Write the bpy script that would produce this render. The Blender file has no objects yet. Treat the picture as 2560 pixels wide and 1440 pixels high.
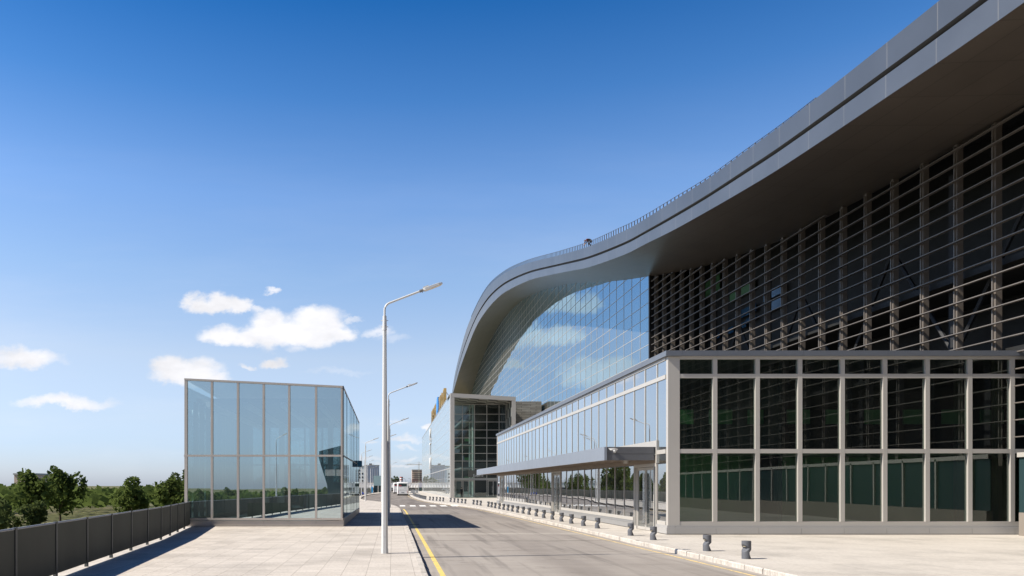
import bpy, bmesh, math, random
from mathutils import Vector, Matrix
random.seed(7)
R = math.radians
sc = bpy.context.scene
COL = sc.collection

# ------------------------------------------------------------------ camera
F = 1900.0          # focal length in photo pixels (photo 2560 wide)
U0, V0, CAMZ = 982.0, 1212.0, 2.2
cam_d = bpy.data.cameras.new('camera')
cam_d.sensor_width = 36.0
cam_d.sensor_fit = 'HORIZONTAL'
cam_d.lens = F / 2560.0 * 36.0
cam_d.shift_x = (1280.0 - U0) / 2560.0
cam_d.shift_y = (V0 - 720.0) / 2560.0
cam_d.clip_start = 0.1
cam_d.clip_end = 6000.0
cam = bpy.data.objects.new('camera', cam_d)
cam.location = (0, 0, CAMZ)
cam.rotation_euler = (R(90), 0, 0)
COL.objects.link(cam)
sc.camera = cam

# ------------------------------------------------------------------ light, view
SUN_EL, SUN_AZ = 45.0, 10.0     # sun comes from -X, turned a little to -Y
sd = bpy.data.lights.new('sun', 'SUN')
sd.energy = 5.0
sd.angle = R(0.5)
sd.color = (1.0, 0.925, 0.81)
so = bpy.data.objects.new('sun', sd)
COL.objects.link(so)
ldir = Vector((math.cos(R(SUN_AZ)) * math.cos(R(SUN_EL)), math.sin(R(SUN_AZ)) * math.cos(R(SUN_EL)), -math.sin(R(SUN_EL))))
so.rotation_euler = ldir.to_track_quat('-Z', 'Y').to_euler()
so.location = (-60, -20, 60)
sc.view_settings.view_transform = 'Standard'
sc.view_settings.look = 'None'
sc.view_settings.exposure = 0.45
sc.view_settings.gamma = 1.0
sc.cycles.use_adaptive_sampling = True
sc.cycles.max_bounces = 10
sc.cycles.transparent_max_bounces = 24
sc.cycles.glossy_bounces = 5
sc.cycles.diffuse_bounces = 4
sc.cycles.caustics_reflective = False
sc.cycles.caustics_refractive = False
sc.cycles.use_denoising = True

# ------------------------------------------------------------------ world
W = bpy.data.worlds.new('World')
sc.world = W
W.use_nodes = True
nt = W.node_tree
nt.nodes.clear()
def wn(t, **k):
    n = nt.nodes.new(t)
    for a, b in k.items():
        setattr(n, a, b)
    return n
def wm(op, a, b=None, c=None, clamp=False):
    n = nt.nodes.new('ShaderNodeMath')
    n.operation = op
    n.use_clamp = clamp
    for i, x in enumerate((a, b, c)):
        if x is None:
            continue
        if isinstance(x, (int, float)):
            n.inputs[i].default_value = x
        else:
            nt.links.new(x, n.inputs[i])
    return n.outputs[0]
sky = wn('ShaderNodeTexSky', sky_type='NISHITA', sun_disc=False, sun_elevation=R(SUN_EL), sun_rotation=R(-90 - SUN_AZ))
sky.altitude = 300
sky.air_density = 1.0
sky.dust_density = 0.6
sky.ozone_density = 2.0
tc = wn('ShaderNodeTexCoord')
sep = wn('ShaderNodeSeparateXYZ')
nt.links.new(tc.outputs['Generated'], sep.inputs[0])
X, Y, Z = sep.outputs[0], sep.outputs[1], sep.outputs[2]
# grade: deep saturated blue overhead, pale at the horizon (polarised, clear air)
elev = wm('ARCSINE', Z)
ramp = wn('ShaderNodeValToRGB')
mr = wn('ShaderNodeMapRange')
nt.links.new(elev, mr.inputs[0])
mr.inputs[1].default_value = 0.0
mr.inputs[2].default_value = R(80)
nt.links.new(mr.outputs[0], ramp.inputs[0])
RAMP = [(0.0, (0.74, 0.86, 1.30)), (0.035, (0.87, 0.93, 1.24)), (0.061, (1.08, 1.02, 1.16)), (0.117, (1.40, 1.20, 1.15)), (0.19, (1.20, 1.23, 1.28)), (0.256, (0.98, 1.18, 1.40)), (0.335, (0.42, 0.86, 1.25)), (0.407, (0.13, 0.61, 1.08)), (0.55, (0.05, 0.30, 0.60)), (1.0, (0.04, 0.14, 0.28))]
el_ = ramp.color_ramp.elements
while len(el_) < len(RAMP):
    el_.new(0.5)
for e, (p, c) in zip(el_, RAMP):
    e.position = p
    e.color = (c[0] / 1.5, c[1] / 1.5, c[2] / 1.5, 1)
mul = wn('ShaderNodeVectorMath', operation='MULTIPLY')
nt.links.new(sky.outputs[0], mul.inputs[0])
nt.links.new(ramp.outputs[0], mul.inputs[1])
mul2 = wn('ShaderNodeVectorMath', operation='SCALE')
nt.links.new(mul.outputs[0], mul2.inputs[0])
nt.links.new(wm('MULTIPLY_ADD', wm('MULTIPLY_ADD', Y, 1.6, 0.75, clamp=True), 0.45, 1.05), mul2.inputs[3])
# clouds: a = x/y, b = z/y on the half of the sky ahead
ysafe = wm('MAXIMUM', Y, 0.02)
A = wm('DIVIDE', X, ysafe)
B = wm('DIVIDE', Z, ysafe)
comb = wn('ShaderNodeCombineXYZ')
nt.links.new(A, comb.inputs[0])
nt.links.new(B, comb.inputs[1])
def noise(scale, detail, vec, sx=1, sy=1, off=0.0):
    mp = wn('ShaderNodeMapping')
    nt.links.new(vec, mp.inputs[0])
    mp.inputs['Scale'].default_value = (sx, sy, 1)
    mp.inputs['Location'].default_value = (off, off * 0.7, off * 0.3)
    n = wn('ShaderNodeTexNoise')
    nt.links.new(mp.outputs[0], n.inputs['Vector'])
    n.inputs['Scale'].default_value = scale
    n.inputs['Detail'].default_value = detail
    n.inputs['Roughness'].default_value = 0.62
    return n.outputs['Fac']
nA = noise(26, 6, comb.outputs[0], 0.75, 1.0, 0.0)
nB = noise(26, 6, comb.outputs[0], 0.75, 1.0, 3.7)
nBig = noise(9, 3, comb.outputs[0], 0.8, 1.0, 7.1)
A2 = wm('ADD', A, wm('MULTIPLY', wm('SUBTRACT', nA, 0.5), 0.058))
B2 = wm('ADD', B, wm('MULTIPLY', wm('SUBTRACT', nB, 0.5), 0.040))
CLOUDS = [  # u, v, half width, rise above, drop below, strength
    (742, 842, 138, 52, 20, 1.0), (795, 812, 74, 44, 40, 1.0), (668, 826, 58, 50, 34, 1.0), (850, 836, 46, 26, 16, 0.9), (620, 845, 60, 30, 16, 0.9),
    (600, 764, 36, 28, 14, 0.95), (545, 760, 58, 32, 18, 1.0), (500, 758, 40, 26, 18, 0.9), (640, 778, 28, 10, 7, 0.5), (680, 731, 22, 9, 6, 0.6),
    (560, 842, 66, 30, 16, 0.9), (676, 908, 36, 18, 9, 0.85), (612, 917, 22, 6, 4, 0.5), (945, 836, 34, 16, 9, 0.5), (740, 872, 28, 10, 12, 0.4), (885, 800, 20, 5, 4, 0.35),
    (470, 940, 92, 36, 18, 1.0), (430, 925, 50, 34, 20, 0.95), (540, 948, 46, 20, 12, 0.8), (60, 900, 110, 28, 16, 0.8),
    (1012, 1096, 40, 9, 5, 0.5), (1020, 1117, 30, 7, 4, 0.42), (1072, 1072, 24, 10, 7, 0.7), (922, 1112, 26, 6, 4, 0.4), (1000, 1164, 80, 5, 4, 0.4), (1020, 1142, 26, 6, 4, 0.4),
    (900, 1150, 120, 6, 4, 0.3), (980, 1056, 40, 5, 4, 0.25), (850, 930, 80, 6, 4, 0.16), (980, 850, 40, 10, 6, 0.2),
    (2350, 700, 120, 40, 20, 0.5), (160, 1010, 120, 22, 10, 0.7)]
dens = None
for (u, v, ru, rt, rb, s) in CLOUDS:
    a0, b0 = (u - U0) / F, (V0 - v) / F
    da = wm('DIVIDE', wm('SUBTRACT', A2, a0), 1.18 * ru / F)
    db = wm('SUBTRACT', B2, b0)
    dt = wm('DIVIDE', wm('MAXIMUM', db, 0.0), 1.18 * rt / F)
    dbm = wm('DIVIDE', wm('MINIMUM', db, 0.0), 1.5 * rb / F)
    d2 = wm('MULTIPLY_ADD', da, da, wm('MULTIPLY_ADD', dt, dt, wm('MULTIPLY', dbm, dbm)))
    m = wm('MULTIPLY', wm('SUBTRACT', 1.0, d2), s)
    dens = m if dens is None else wm('MAXIMUM', dens, m)
dens = wm('ADD', dens, wm('MULTIPLY', wm('SUBTRACT', nBig, 0.5), 0.35))
sm = wn('ShaderNodeMapRange', interpolation_type='SMOOTHSTEP')
nt.links.new(dens, sm.inputs[0])
sm.inputs[1].default_value = -0.10
sm.inputs[2].default_value = 0.82
front = wm('GREATER_THAN', Y, 0.05)
ahead = wm('MULTIPLY', sm.outputs[0], front)
# the other half of the sky: loose streaky fair-weather clouds
nR = noise(3.2, 6, tc.outputs['Generated'], 1.0, 1.0, 1.3)
mpz = wn('ShaderNodeMapping')
nt.links.new(tc.outputs['Generated'], mpz.inputs[0])
mpz.inputs['Scale'].default_value = (1, 1, 3.2)
nR2 = wn('ShaderNodeTexNoise')
nt.links.new(mpz.outputs[0], nR2.inputs['Vector'])
nR2.inputs['Scale'].default_value = 2.6
nR2.inputs['Detail'].default_value = 7
sm2 = wn('ShaderNodeMapRange', interpolation_type='SMOOTHSTEP')
nt.links.new(nR2.outputs['Fac'], sm2.inputs[0])
sm2.inputs[1].default_value = 0.57
sm2.inputs[2].default_value = 0.76
back = wm('MULTIPLY', wm('MULTIPLY', sm2.outputs[0], 0.75), wm('SUBTRACT', 1.0, front))
cl = wm('MAXIMUM', ahead, back, clamp=True)
# thin high veil, a little everywhere low down
nV = noise(5, 5, comb.outputs[0], 0.35, 2.2, 11.0)
veil = wm('MULTIPLY', wm('MULTIPLY', wm('SUBTRACT', nV, 0.47, clamp=True), 0.65), front)
cl = wm('ADD', cl, wm('MULTIPLY', veil, wm('SUBTRACT', 1.0, wm('MULTIPLY', Z, 2.2), clamp=True)), clamp=True)
nS = noise(17, 5, comb.outputs[0], 0.55, 1.0, 5.2)
shade = wm('MULTIPLY_ADD', wm('SUBTRACT', nS, 0.5), 5.2, 6.35)
cc = wn('ShaderNodeCombineXYZ')
nt.links.new(wm('MULTIPLY', shade, 1.0), cc.inputs[0])
nt.links.new(wm('MULTIPLY', shade, 1.0), cc.inputs[1])
nt.links.new(wm('MULTIPLY', shade, 1.04), cc.inputs[2])
mix = wn('ShaderNodeMix', data_type='RGBA')
nt.links.new(cl, mix.inputs[0])
nt.links.new(mul2.outputs[0], mix.inputs[6])
nt.links.new(cc.outputs[0], mix.inputs[7])
bg = wn('ShaderNodeBackground')
nt.links.new(mix.outputs[2], bg.inputs[0])
bg.inputs[1].default_value = 0.105
out = wn('ShaderNodeOutputWorld')
nt.links.new(bg.outputs[0], out.inputs[0])

# ------------------------------------------------------------------ materials
class NT:
    def __init__(s, name):
        s.m = bpy.data.materials.new(name)
        s.m.use_nodes = True
        s.t = s.m.node_tree
        s.t.nodes.clear()
        s.out = s.n('ShaderNodeOutputMaterial')
    def n(s, typ, **k):
        x = s.t.nodes.new(typ)
        for a, b in k.items():
            setattr(x, a, b)
        return x
    def link(s, a, b):
        s.t.links.new(a, b)
    def put(s, sock, v):
        if isinstance(v, bpy.types.NodeSocket):
            s.link(v, sock)
        elif isinstance(v, tuple):
            sock.default_value = v if len(v) == 4 else (v[0], v[1], v[2], 1.0)
        else:
            sock.default_value = v
    def math(s, op, a, b=None, c=None, clamp=False):
        x = s.n('ShaderNodeMath', operation=op, use_clamp=clamp)
        for i, v in enumerate((a, b, c)):
            if v is not None:
                s.put(x.inputs[i], v)
        return x.outputs[0]
    def coord(s, kind='Object'):
        return s.n('ShaderNodeTexCoord').outputs[kind]
    def pos(s):
        return s.n('ShaderNodeNewGeometry').outputs['Position']
    def map(s, vec, scale=(1, 1, 1), loc=(0, 0, 0), rot=(0, 0, 0)):
        x = s.n('ShaderNodeMapping')
        s.link(vec, x.inputs[0])
        x.inputs['Scale'].default_value = scale
        x.inputs['Location'].default_value = loc
        x.inputs['Rotation'].default_value = rot
        return x.outputs[0]
    def noise(s, vec, scale=1.0, detail=4, rough=0.55):
        x = s.n('ShaderNodeTexNoise')
        s.link(vec, x.inputs['Vector'])
        x.inputs['Scale'].default_value = scale
        x.inputs['Detail'].default_value = detail
        x.inputs['Roughness'].default_value = rough
        return x.outputs['Fac']
    def ramp(s, fac, stops):
        x = s.n('ShaderNodeValToRGB')
        s.link(fac, x.inputs[0])
        e = x.color_ramp.elements
        while len(e) < len(stops):
            e.new(0.5)
        for i, (p, c) in enumerate(stops):
            e[i].position = p
            e[i].color = (c[0], c[1], c[2], 1) if isinstance(c, tuple) else (c, c, c, 1)
        return x.outputs[0]
    def mix(s, fac, a, b, mode='MIX'):
        x = s.n('ShaderNodeMix', data_type='RGBA', blend_type=mode)
        s.put(x.inputs[0], fac)
        s.put(x.inputs[6], a)
        s.put(x.inputs[7], b)
        return x.outputs[2]
    def bump(s, h, strength=0.2, dist=0.05):
        x = s.n('ShaderNodeBump')
        s.link(h, x.inputs['Height'])
        x.inputs['Strength'].default_value = strength
        x.inputs['Distance'].default_value = dist
        return x.outputs[0]
    def pbr(s, color, rough=0.5, metal=0.0, normal=None, spec=None, emit=None, estr=0.0):
        b = s.n('ShaderNodeBsdfPrincipled')
        s.put(b.inputs['Base Color'], color)
        s.put(b.inputs['Roughness'], rough)
        s.put(b.inputs['Metallic'], metal)
        if normal is not None:
            s.link(normal, b.inputs['Normal'])
        if spec is not None:
            b.inputs['Specular IOR Level'].default_value = spec
        s.link(b.outputs[0], s.out.inputs[0])
        return b

def paint(name, col, rough=0.45, metal=0.0, var=0.12, scale=1.5, streak=False, bump=0.0):
    t = NT(name)
    p = t.pos()
    v = t.map(p, (1, 1, 0.18)) if streak else p
    n = t.noise(v, scale, 5)
    f = t.math('MULTIPLY_ADD', n, 2 * var, 1.0 - var)
    c = t.mix(1.0, col, t.mix(0.0, (1, 1, 1), (1, 1, 1)), 'MULTIPLY')
    hs = t.n('ShaderNodeHueSaturation')
    t.put(hs.inputs['Color'], col)
    t.link(f, hs.inputs['Value'])
    r = t.math('MULTIPLY_ADD', t.noise(p, scale * 3, 3), 0.2, rough - 0.1)
    nb = t.bump(t.noise(p, 40, 3), bump, 0.01) if bump else None
    t.pbr(hs.outputs[0], r, metal, nb)
    return t.m

def glass(name, base, power, gain, tint, trans, dust=0.0, wob=0.0, wscale=0.8, rough=0.0):
    """coated architectural glass: mirror part grows towards grazing view, the rest is see-through"""
    t = NT(name)
    lw = t.n('ShaderNodeLayerWeight')
    lw.inputs[0].default_value = 0.5
    fac = t.math('MULTIPLY_ADD', t.math('POWER', lw.outputs['Facing'], power), gain, base, clamp=True)
    g = t.n('ShaderNodeBsdfGlossy')
    hv = t.n('ShaderNodeHueSaturation')
    t.put(hv.inputs['Color'], tint)
    t.link(t.math('MULTIPLY_ADD', t.n('ShaderNodeObjectInfo').outputs['Random'], 0.10, 0.91), hv.inputs['Value'])
    t.link(hv.outputs[0], g.inputs['Color'])
    g.inputs['Roughness'].default_value = rough
    if wob:
        p = t.map(t.pos(), (1, 1, 0.45))
        nb = t.bump(t.noise(p, wscale, 2, 0.4), wob, 0.02)
        t.link(nb, g.inputs['Normal'])
    tr = t.n('ShaderNodeBsdfTransparent')
    t.put(tr.inputs['Color'], trans)
    ms = t.n('ShaderNodeMixShader')
    t.link(fac, ms.inputs[0])
    t.link(tr.outputs[0], ms.inputs[1])
    t.link(g.outputs[0], ms.inputs[2])
    last = ms.outputs[0]
    if dust:
        d = t.n('ShaderNodeBsdfDiffuse')
        dn = t.math('MULTIPLY_ADD', t.noise(t.pos(), 0.5, 5), 0.5, 0.75)
        hs = t.n('ShaderNodeHueSaturation')
        t.put(hs.inputs['Color'], (0.72, 0.75, 0.72))
        t.link(dn, hs.inputs['Value'])
        t.link(hs.outputs[0], d.inputs[0])
        m2 = t.n('ShaderNodeMixShader')
        m2.inputs[0].default_value = dust
        t.link(last, m2.inputs[1])
        t.link(d.outputs[0], m2.inputs[2])
        last = m2.outputs[0]
    t.link(last, t.out.inputs[0])
    return t.m

def mirror_glass(name, tint, dark, dust, wob=0.02, wscale=0.5):
    t = NT(name)
    g = t.n('ShaderNodeBsdfGlossy')
    rnd_ = t.math('FRACT', t.math('ADD', t.n('ShaderNodeObjectInfo').outputs['Random'], t.n('ShaderNodeNewGeometry').outputs['Random Per Island']))
    hv = t.n('ShaderNodeHueSaturation')
    t.put(hv.inputs['Color'], tint)
    t.link(t.math('MULTIPLY_ADD', rnd_, 0.07, 0.96), hv.inputs['Value'])
    t.link(hv.outputs[0], g.inputs['Color'])
    g.inputs['Roughness'].default_value = 0.0
    if wob:
        p = t.map(t.pos(), (1, 1, 0.35))
        t.link(t.bump(t.noise(p, wscale, 2, 0.4), wob, 0.02), g.inputs['Normal'])
    d = t.n('ShaderNodeBsdfDiffuse')
    n = t.math('MULTIPLY_ADD', t.noise(t.map(t.pos(), (1, 1, 0.3)), 0.6, 4), 0.5, 0.75)
    hs = t.n('ShaderNodeHueSaturation')
    t.put(hs.inputs['Color'], dust)
    t.link(n, hs.inputs['Value'])
    t.link(hs.outputs[0], d.inputs[0])
    a = t.n('ShaderNodeAddShader')
    t.link(g.outputs[0], a.inputs[0])
    t.link(d.outputs[0], a.inputs[1])
    t.link(a.outputs[0], t.out.inputs[0])
    return t.m

def tiles(name, c1, c2, mortar, w, h, msize, rot=0.0, off=0.5, loc=(0, 0, 0), rough=0.8):
    t = NT(name)
    p = t.pos()
    b = t.n('ShaderNodeTexBrick')
    b.offset = off
    t.link(t.map(p, (1, 1, 1), loc, (0, 0, rot)), b.inputs['Vector'])
    t.put(b.inputs['Color1'], c1)
    t.put(b.inputs['Color2'], c2)
    t.put(b.inputs['Mortar'], mortar)
    b.inputs['Scale'].default_value = 1.0
    b.inputs['Mortar Size'].default_value = msize
    b.inputs['Brick Width'].default_value = w
    b.inputs['Row Height'].default_value = h
    b.inputs['Bias'].default_value = -0.2
    stain = t.ramp(t.noise(p, 0.35, 6, 0.65), [(0.28, 0.72), (0.52, 1.0), (0.8, 1.07)])
    fine = t.ramp(t.noise(t.map(p, (1, 0.35, 1)), 14, 5), [(0.25, 0.87), (0.6, 1.03)])
    c = t.mix(1.0, t.mix(1.0, b.outputs[0], stain, 'MULTIPLY'), fine, 'MULTIPLY')
    spots = t.ramp(t.noise(p, 3.1, 3, 0.8), [(0.70, 0.0), (0.78, 1.0)])
    c = t.mix(t.math('MULTIPLY', spots, 0.22), c, (0.20, 0.16, 0.12))
    t.pbr(c, rough, 0, t.bump(b.outputs['Fac'], -0.5, 0.01), spec=0.3)
    return t.m

M = {}
M['pave_left'] = tiles('pavement slabs warm', (0.605, 0.55, 0.49), (0.515, 0.465, 0.41), (0.30, 0.26, 0.22), 0.6, 0.6, 0.006, 0.0, 0.0, (0.06, 0.1, 0))
M['pave_right'] = tiles('pavement slabs pale', (0.585, 0.54, 0.485), (0.55, 0.505, 0.45), (0.36, 0.32, 0.28), 1.2, 1.2, 0.007, 0.03, 0.0, (0.3, 0.2, 0))
M['plaza'] = tiles('plaza slabs', (0.70, 0.64, 0.57), (0.66, 0.60, 0.53), (0.40, 0.36, 0.32), 0.8, 0.8, 0.008)

# road
t = NT('worn asphalt')
p = t.pos()
sx = t.n('ShaderNodeSeparateXYZ')
t.link(p, sx.inputs[0])
px, py = sx.outputs[0], sx.outputs[1]
big = t.noise(t.map(p, (1.0, 0.12, 1)), 0.55, 6, 0.6)
mid = t.noise(t.map(p, (0.4, 1.0, 1)), 1.2, 6, 0.62)
fine = t.noise(p, 60, 3, 0.7)
c = t.ramp(big, [(0.30, (0.165, 0.142, 0.128)), (0.50, (0.235, 0.208, 0.188)), (0.72, (0.30, 0.268, 0.240))])
c = t.mix(1.0, c, t.ramp(mid, [(0.3, 0.76), (0.55, 1.0), (0.75, 1.10)]), 'MULTIPLY')
c = t.mix(1.0, c, t.ramp(fine, [(0.3, 0.84), (0.7, 1.12)]), 'MULTIPLY')
dusty = t.math('MULTIPLY', t.ramp(t.math('DIVIDE', py, 100.0), [(0.2, 1.0), (0.46, 0.85), (0.75, 0.12), (0.9, 0.0)]), t.ramp(t.noise(t.map(p, (0.9, 0.25, 1)), 0.5, 4), [(0.25, 0.55), (0.6, 1.0)]))
edge = t.ramp(t.math('DIVIDE', px, 10.0), [(0.1, 1.0), (0.28, 0.80), (0.5, 0.55), (0.80, 0.6), (0.90, 1.0)])
c = t.mix(t.math('MULTIPLY', t.math('MULTIPLY', dusty, edge), 0.80), c, (0.455, 0.412, 0.368))
wob = t.math('MULTIPLY', t.math('SUBTRACT', t.noise(p, 0.7, 5), 0.5), 0.9)
for (yy, ww, am) in ((31.9, 0.14, 0.62), (27.0, 0.05, 0.30), (52.5, 0.10, 0.40), (63.0, 0.10, 0.4), (22.3, 0.04, 0.25)):
    d = t.math('ABSOLUTE', t.math('SUBTRACT', t.math('ADD', py, wob), yy))
    k = t.math('MULTIPLY', t.math('LESS_THAN', d, ww), am)
    c = t.mix(k, c, (0.11, 0.095, 0.08))
d = t.math('ABSOLUTE', t.math('SUBTRACT', t.math('ADD', py, wob), 36.6))
c = t.mix(t.math('MULTIPLY', t.math('LESS_THAN', d, 0.55), 0.30), c, (0.56, 0.51, 0.45))
tyre = t.ramp(t.noise(t.map(p, (2.2, 0.10, 1)), 1.0, 3), [(0.54, 0.0), (0.68, 1.0)])
c = t.mix(t.math('MULTIPLY', tyre, 0.42), c, (0.12, 0.108, 0.10))
oil = t.ramp(t.noise(t.map(p, (0.5, 1.3, 1)), 1.7, 4, 0.7), [(0.60, 0.0), (0.68, 1.0)])
c = t.mix(t.math('MULTIPLY', oil, 0.46), c, (0.10, 0.088, 0.08))
t.pbr(c, 0.85, 0, t.bump(fine, 0.35, 0.01), spec=0.25)
M['road'] = t.m

# kerb stone
t = NT('kerb concrete')
p = t.pos()
c = t.ramp(t.noise(p, 1.6, 7, 0.7), [(0.25, (0.36, 0.325, 0.285)), (0.5, (0.575, 0.53, 0.475)), (0.75, (0.66, 0.62, 0.57))])
c = t.mix(1.0, c, t.ramp(t.noise(t.map(p, (1, 1, 0.4)), 13, 5, 0.7), [(0.3, 0.72), (0.62, 1.05)]), 'MULTIPLY')
t.pbr(c, 0.85, 0, t.bump(t.noise(p, 12, 5), 0.5, 0.03), spec=0.25)
M['kerb'] = t.m

def roadpaint(name, col, wear):
    t = NT(name)
    p = t.pos()
    n = t.noise(t.map(p, (2.5, 0.9, 1)), 3.0, 6, 0.72)
    c = t.mix(t.ramp(n, [(wear - 0.10, 1.0), (wear + 0.12, 0.0)]), col, (0.34, 0.295, 0.25))
    t.pbr(c, 0.7, 0, None, spec=0.3)
    return t.m
M['yellow'] = roadpaint('yellow road paint', (0.78, 0.58, 0.17), 0.34)
M['yellow_pale'] = roadpaint('faded yellow road paint', (0.80, 0.60, 0.27), 0.42)
M['white_line'] = roadpaint('white road paint', (0.82, 0.81, 0.78), 0.30)

# lower ground
t = NT('dry grass ground')
p = t.pos()
c = t.ramp(t.noise(p, 0.05, 7, 0.65), [(0.3, (0.07, 0.085, 0.03)), (0.5, (0.13, 0.13, 0.06)), (0.7, (0.22, 0.19, 0.12))])
t.pbr(c, 0.95, 0, None, spec=0.1)
M['grassland'] = t.m

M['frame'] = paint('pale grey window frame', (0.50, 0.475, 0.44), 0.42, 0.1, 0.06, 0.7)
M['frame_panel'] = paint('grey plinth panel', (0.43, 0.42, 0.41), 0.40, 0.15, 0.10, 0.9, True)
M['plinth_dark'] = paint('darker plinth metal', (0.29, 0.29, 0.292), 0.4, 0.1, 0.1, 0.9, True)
M['mull_low'] = paint('shaded window mullion', (0.34, 0.31, 0.285), 0.42, 0.1, 0.06, 0.7)  # darker copy of the frame colour, canopy shade painted in
M['bronze'] = paint('bronze grey frame', (0.52, 0.47, 0.42), 0.42, 0.2, 0.08, 0.8)
M['pav_panel'] = paint('pavilion plinth panel', (0.47, 0.43, 0.39), 0.45, 0.15, 0.08, 0.9, True)
M['black_joint'] = paint('black glazing joint', (0.018, 0.017, 0.018), 0.4, 0, 0.1)
M['cornice'] = paint('slate blue cornice metal', (0.165, 0.182, 0.215), 0.42, 0.25, 0.10, 0.6, True)
M['canopy'] = paint('canopy grey panel', (0.295, 0.325, 0.38), 0.40, 0.3, 0.07, 0.5, True)
M['canopy_dark'] = paint('canopy end panel', (0.125, 0.128, 0.138), 0.5, 0.2, 0.12, 1.2)
M['brown'] = paint('brown grey soffit slat', (0.30, 0.245, 0.20), 0.55, 0.1, 0.12, 1.0)
M['white_plastic'] = paint('torn white film', (0.75, 0.74, 0.72), 0.6, 0, 0.1, 4)
M['steel'] = paint('brushed steel', (0.62, 0.62, 0.60), 0.28, 0.9, 0.06)
M['galv'] = paint('galvanised lamp steel', (0.64, 0.64, 0.63), 0.42, 0.05, 0.09, 1.2, True)
M['galv_dark'] = paint('lamp fittings', (0.22, 0.22, 0.22), 0.5, 0.3, 0.1)
M['lens'] = paint('lamp lens plate', (0.62, 0.56, 0.46), 0.35, 0, 0.12, 3)
M['bollard'] = paint('speckled grey bollard stone', (0.115, 0.120, 0.135), 0.62, 0.0, 0.22, 30, False, 0.3)
M['bollard_strip'] = paint('bollard light strip', (0.55, 0.48, 0.33), 0.35, 0.3, 0.1)
M['white_wall'] = paint('white wall', (0.88, 0.88, 0.87), 0.7, 0, 0.06, 0.1)
M['white_post'] = paint('white painted column', (0.74, 0.77, 0.76), 0.5, 0, 0.05, 0.4)
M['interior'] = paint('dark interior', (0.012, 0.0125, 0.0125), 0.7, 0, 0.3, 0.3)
M['interior_mid'] = paint('grey interior', (0.30, 0.33, 0.35), 0.7, 0, 0.15, 0.3)
M['interior_floor'] = paint('interior floor', (0.50, 0.52, 0.50), 0.35, 0, 0.1, 0.6)
M['green_wall'] = paint('green partition', (0.085, 0.215, 0.10), 0.55, 0, 0.10, 0.6)
M['rail_dark'] = paint('louvre steel', (0.17, 0.15, 0.132), 0.5, 0.1, 0.12, 0.8)
M['post_grey'] = paint('louvre post', (0.175, 0.15, 0.13), 0.55, 0.1, 0.15, 0.9, True)
M['bluepane'] = paint('pane painted sky blue', (0.045, 0.13, 0.24), 0.15, 0.2, 0.2, 0.2)  # opaque blue stands in for sky light in the inner panes
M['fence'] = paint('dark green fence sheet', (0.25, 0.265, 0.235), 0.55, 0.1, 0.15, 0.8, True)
M['fence_near'] = paint('near fence sheet with painted shade', (0.085, 0.092, 0.08), 0.55, 0.1, 0.25, 0.8, True)  # darker copy of the fence colour, shade of its street side painted in
M['fence_post'] = paint('fence post', (0.09, 0.095, 0.09), 0.5, 0.1, 0.1)
M['mullion'] = paint('pale facade mullion', (0.43, 0.425, 0.41), 0.4, 0.1, 0.06, 0.3)
M['gold'] = paint('gold sign letter', (0.60, 0.42, 0.17), 0.38, 0.55, 0.10, 0.6)
M['sign_blue'] = paint('bright blue sign', (0.03, 0.28, 0.75), 0.4, 0, 0.06)
M['box_blue'] = paint('deep blue sign box', (0.02, 0.19, 0.33), 0.4, 0, 0.1)
M['totem_blue'] = paint('sky blue totem', (0.06, 0.42, 0.80), 0.45, 0, 0.05)
M['tarp_blue'] = paint('royal blue cloth', (0.03, 0.07, 0.42), 0.7, 0, 0.25, 6)
M['white_sign'] = paint('white sign letter', (0.82, 0.82, 0.82), 0.5, 0, 0.04)
M['sign_board'] = paint('grey sign board', (0.115, 0.115, 0.105), 0.5, 0, 0.1)
M['bus_white'] = paint('white bus paint', (0.90, 0.90, 0.885), 0.25, 0, 0.04)
M['bus_glass'] = paint('bus window', (0.05, 0.075, 0.07), 0.08, 0, 0.3, 1)
M['bus_red'] = paint('red bus curtain', (0.40, 0.07, 0.08), 0.7, 0, 0.2)
M['tail_red'] = paint('tail lamp', (0.45, 0.05, 0.04), 0.3, 0, 0.1)
M['rubber'] = paint('black rubber', (0.022, 0.022, 0.022), 0.8, 0, 0.2)
M['plate'] = paint('number plate', (0.25, 0.25, 0.24), 0.5, 0, 0.1)
M['script_grey'] = paint('grey bus lettering', (0.30, 0.28, 0.27), 0.5, 0, 0.1)
M['suit'] = paint('black suit', (0.012, 0.012, 0.014), 0.8, 0, 0.3, 6)
M['skin'] = paint('skin', (0.50, 0.30, 0.21), 0.55, 0, 0.08, 9)
M['hair'] = paint('dark hair', (0.015, 0.012, 0.01), 0.7, 0, 0.2, 20)
M['shirt'] = paint('white shirt', (0.72, 0.72, 0.72), 0.7, 0, 0.05)
M['jacket_red'] = paint('dark red jacket', (0.15, 0.033, 0.03), 0.75, 0, 0.3, 5)
M['cloth_dark'] = paint('dark work clothes', (0.02, 0.022, 0.026), 0.8, 0, 0.3, 5)
M['brick_far'] = paint('raw brick', (0.66, 0.49, 0.40), 0.85, 0, 0.15, 0.2)
M['brick_red'] = paint('red brick', (0.37, 0.17, 0.14), 0.85, 0, 0.15, 0.2)
M['concrete'] = paint('concrete', (0.46, 0.45, 0.43), 0.85, 0, 0.12, 0.3)
M['void'] = paint('open window void', (0.03, 0.03, 0.035), 0.9, 0, 0.2)
M['crane'] = paint('crane yellow grey', (0.52, 0.46, 0.36), 0.6, 0, 0.1)
M['red_band'] = paint('chimney red', (0.42, 0.10, 0.09), 0.7, 0, 0.1)
M['cladding'] = paint('white corrugated sheet', (0.86, 0.87, 0.87), 0.55, 0.1, 0.08, 0.2, True)
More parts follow.
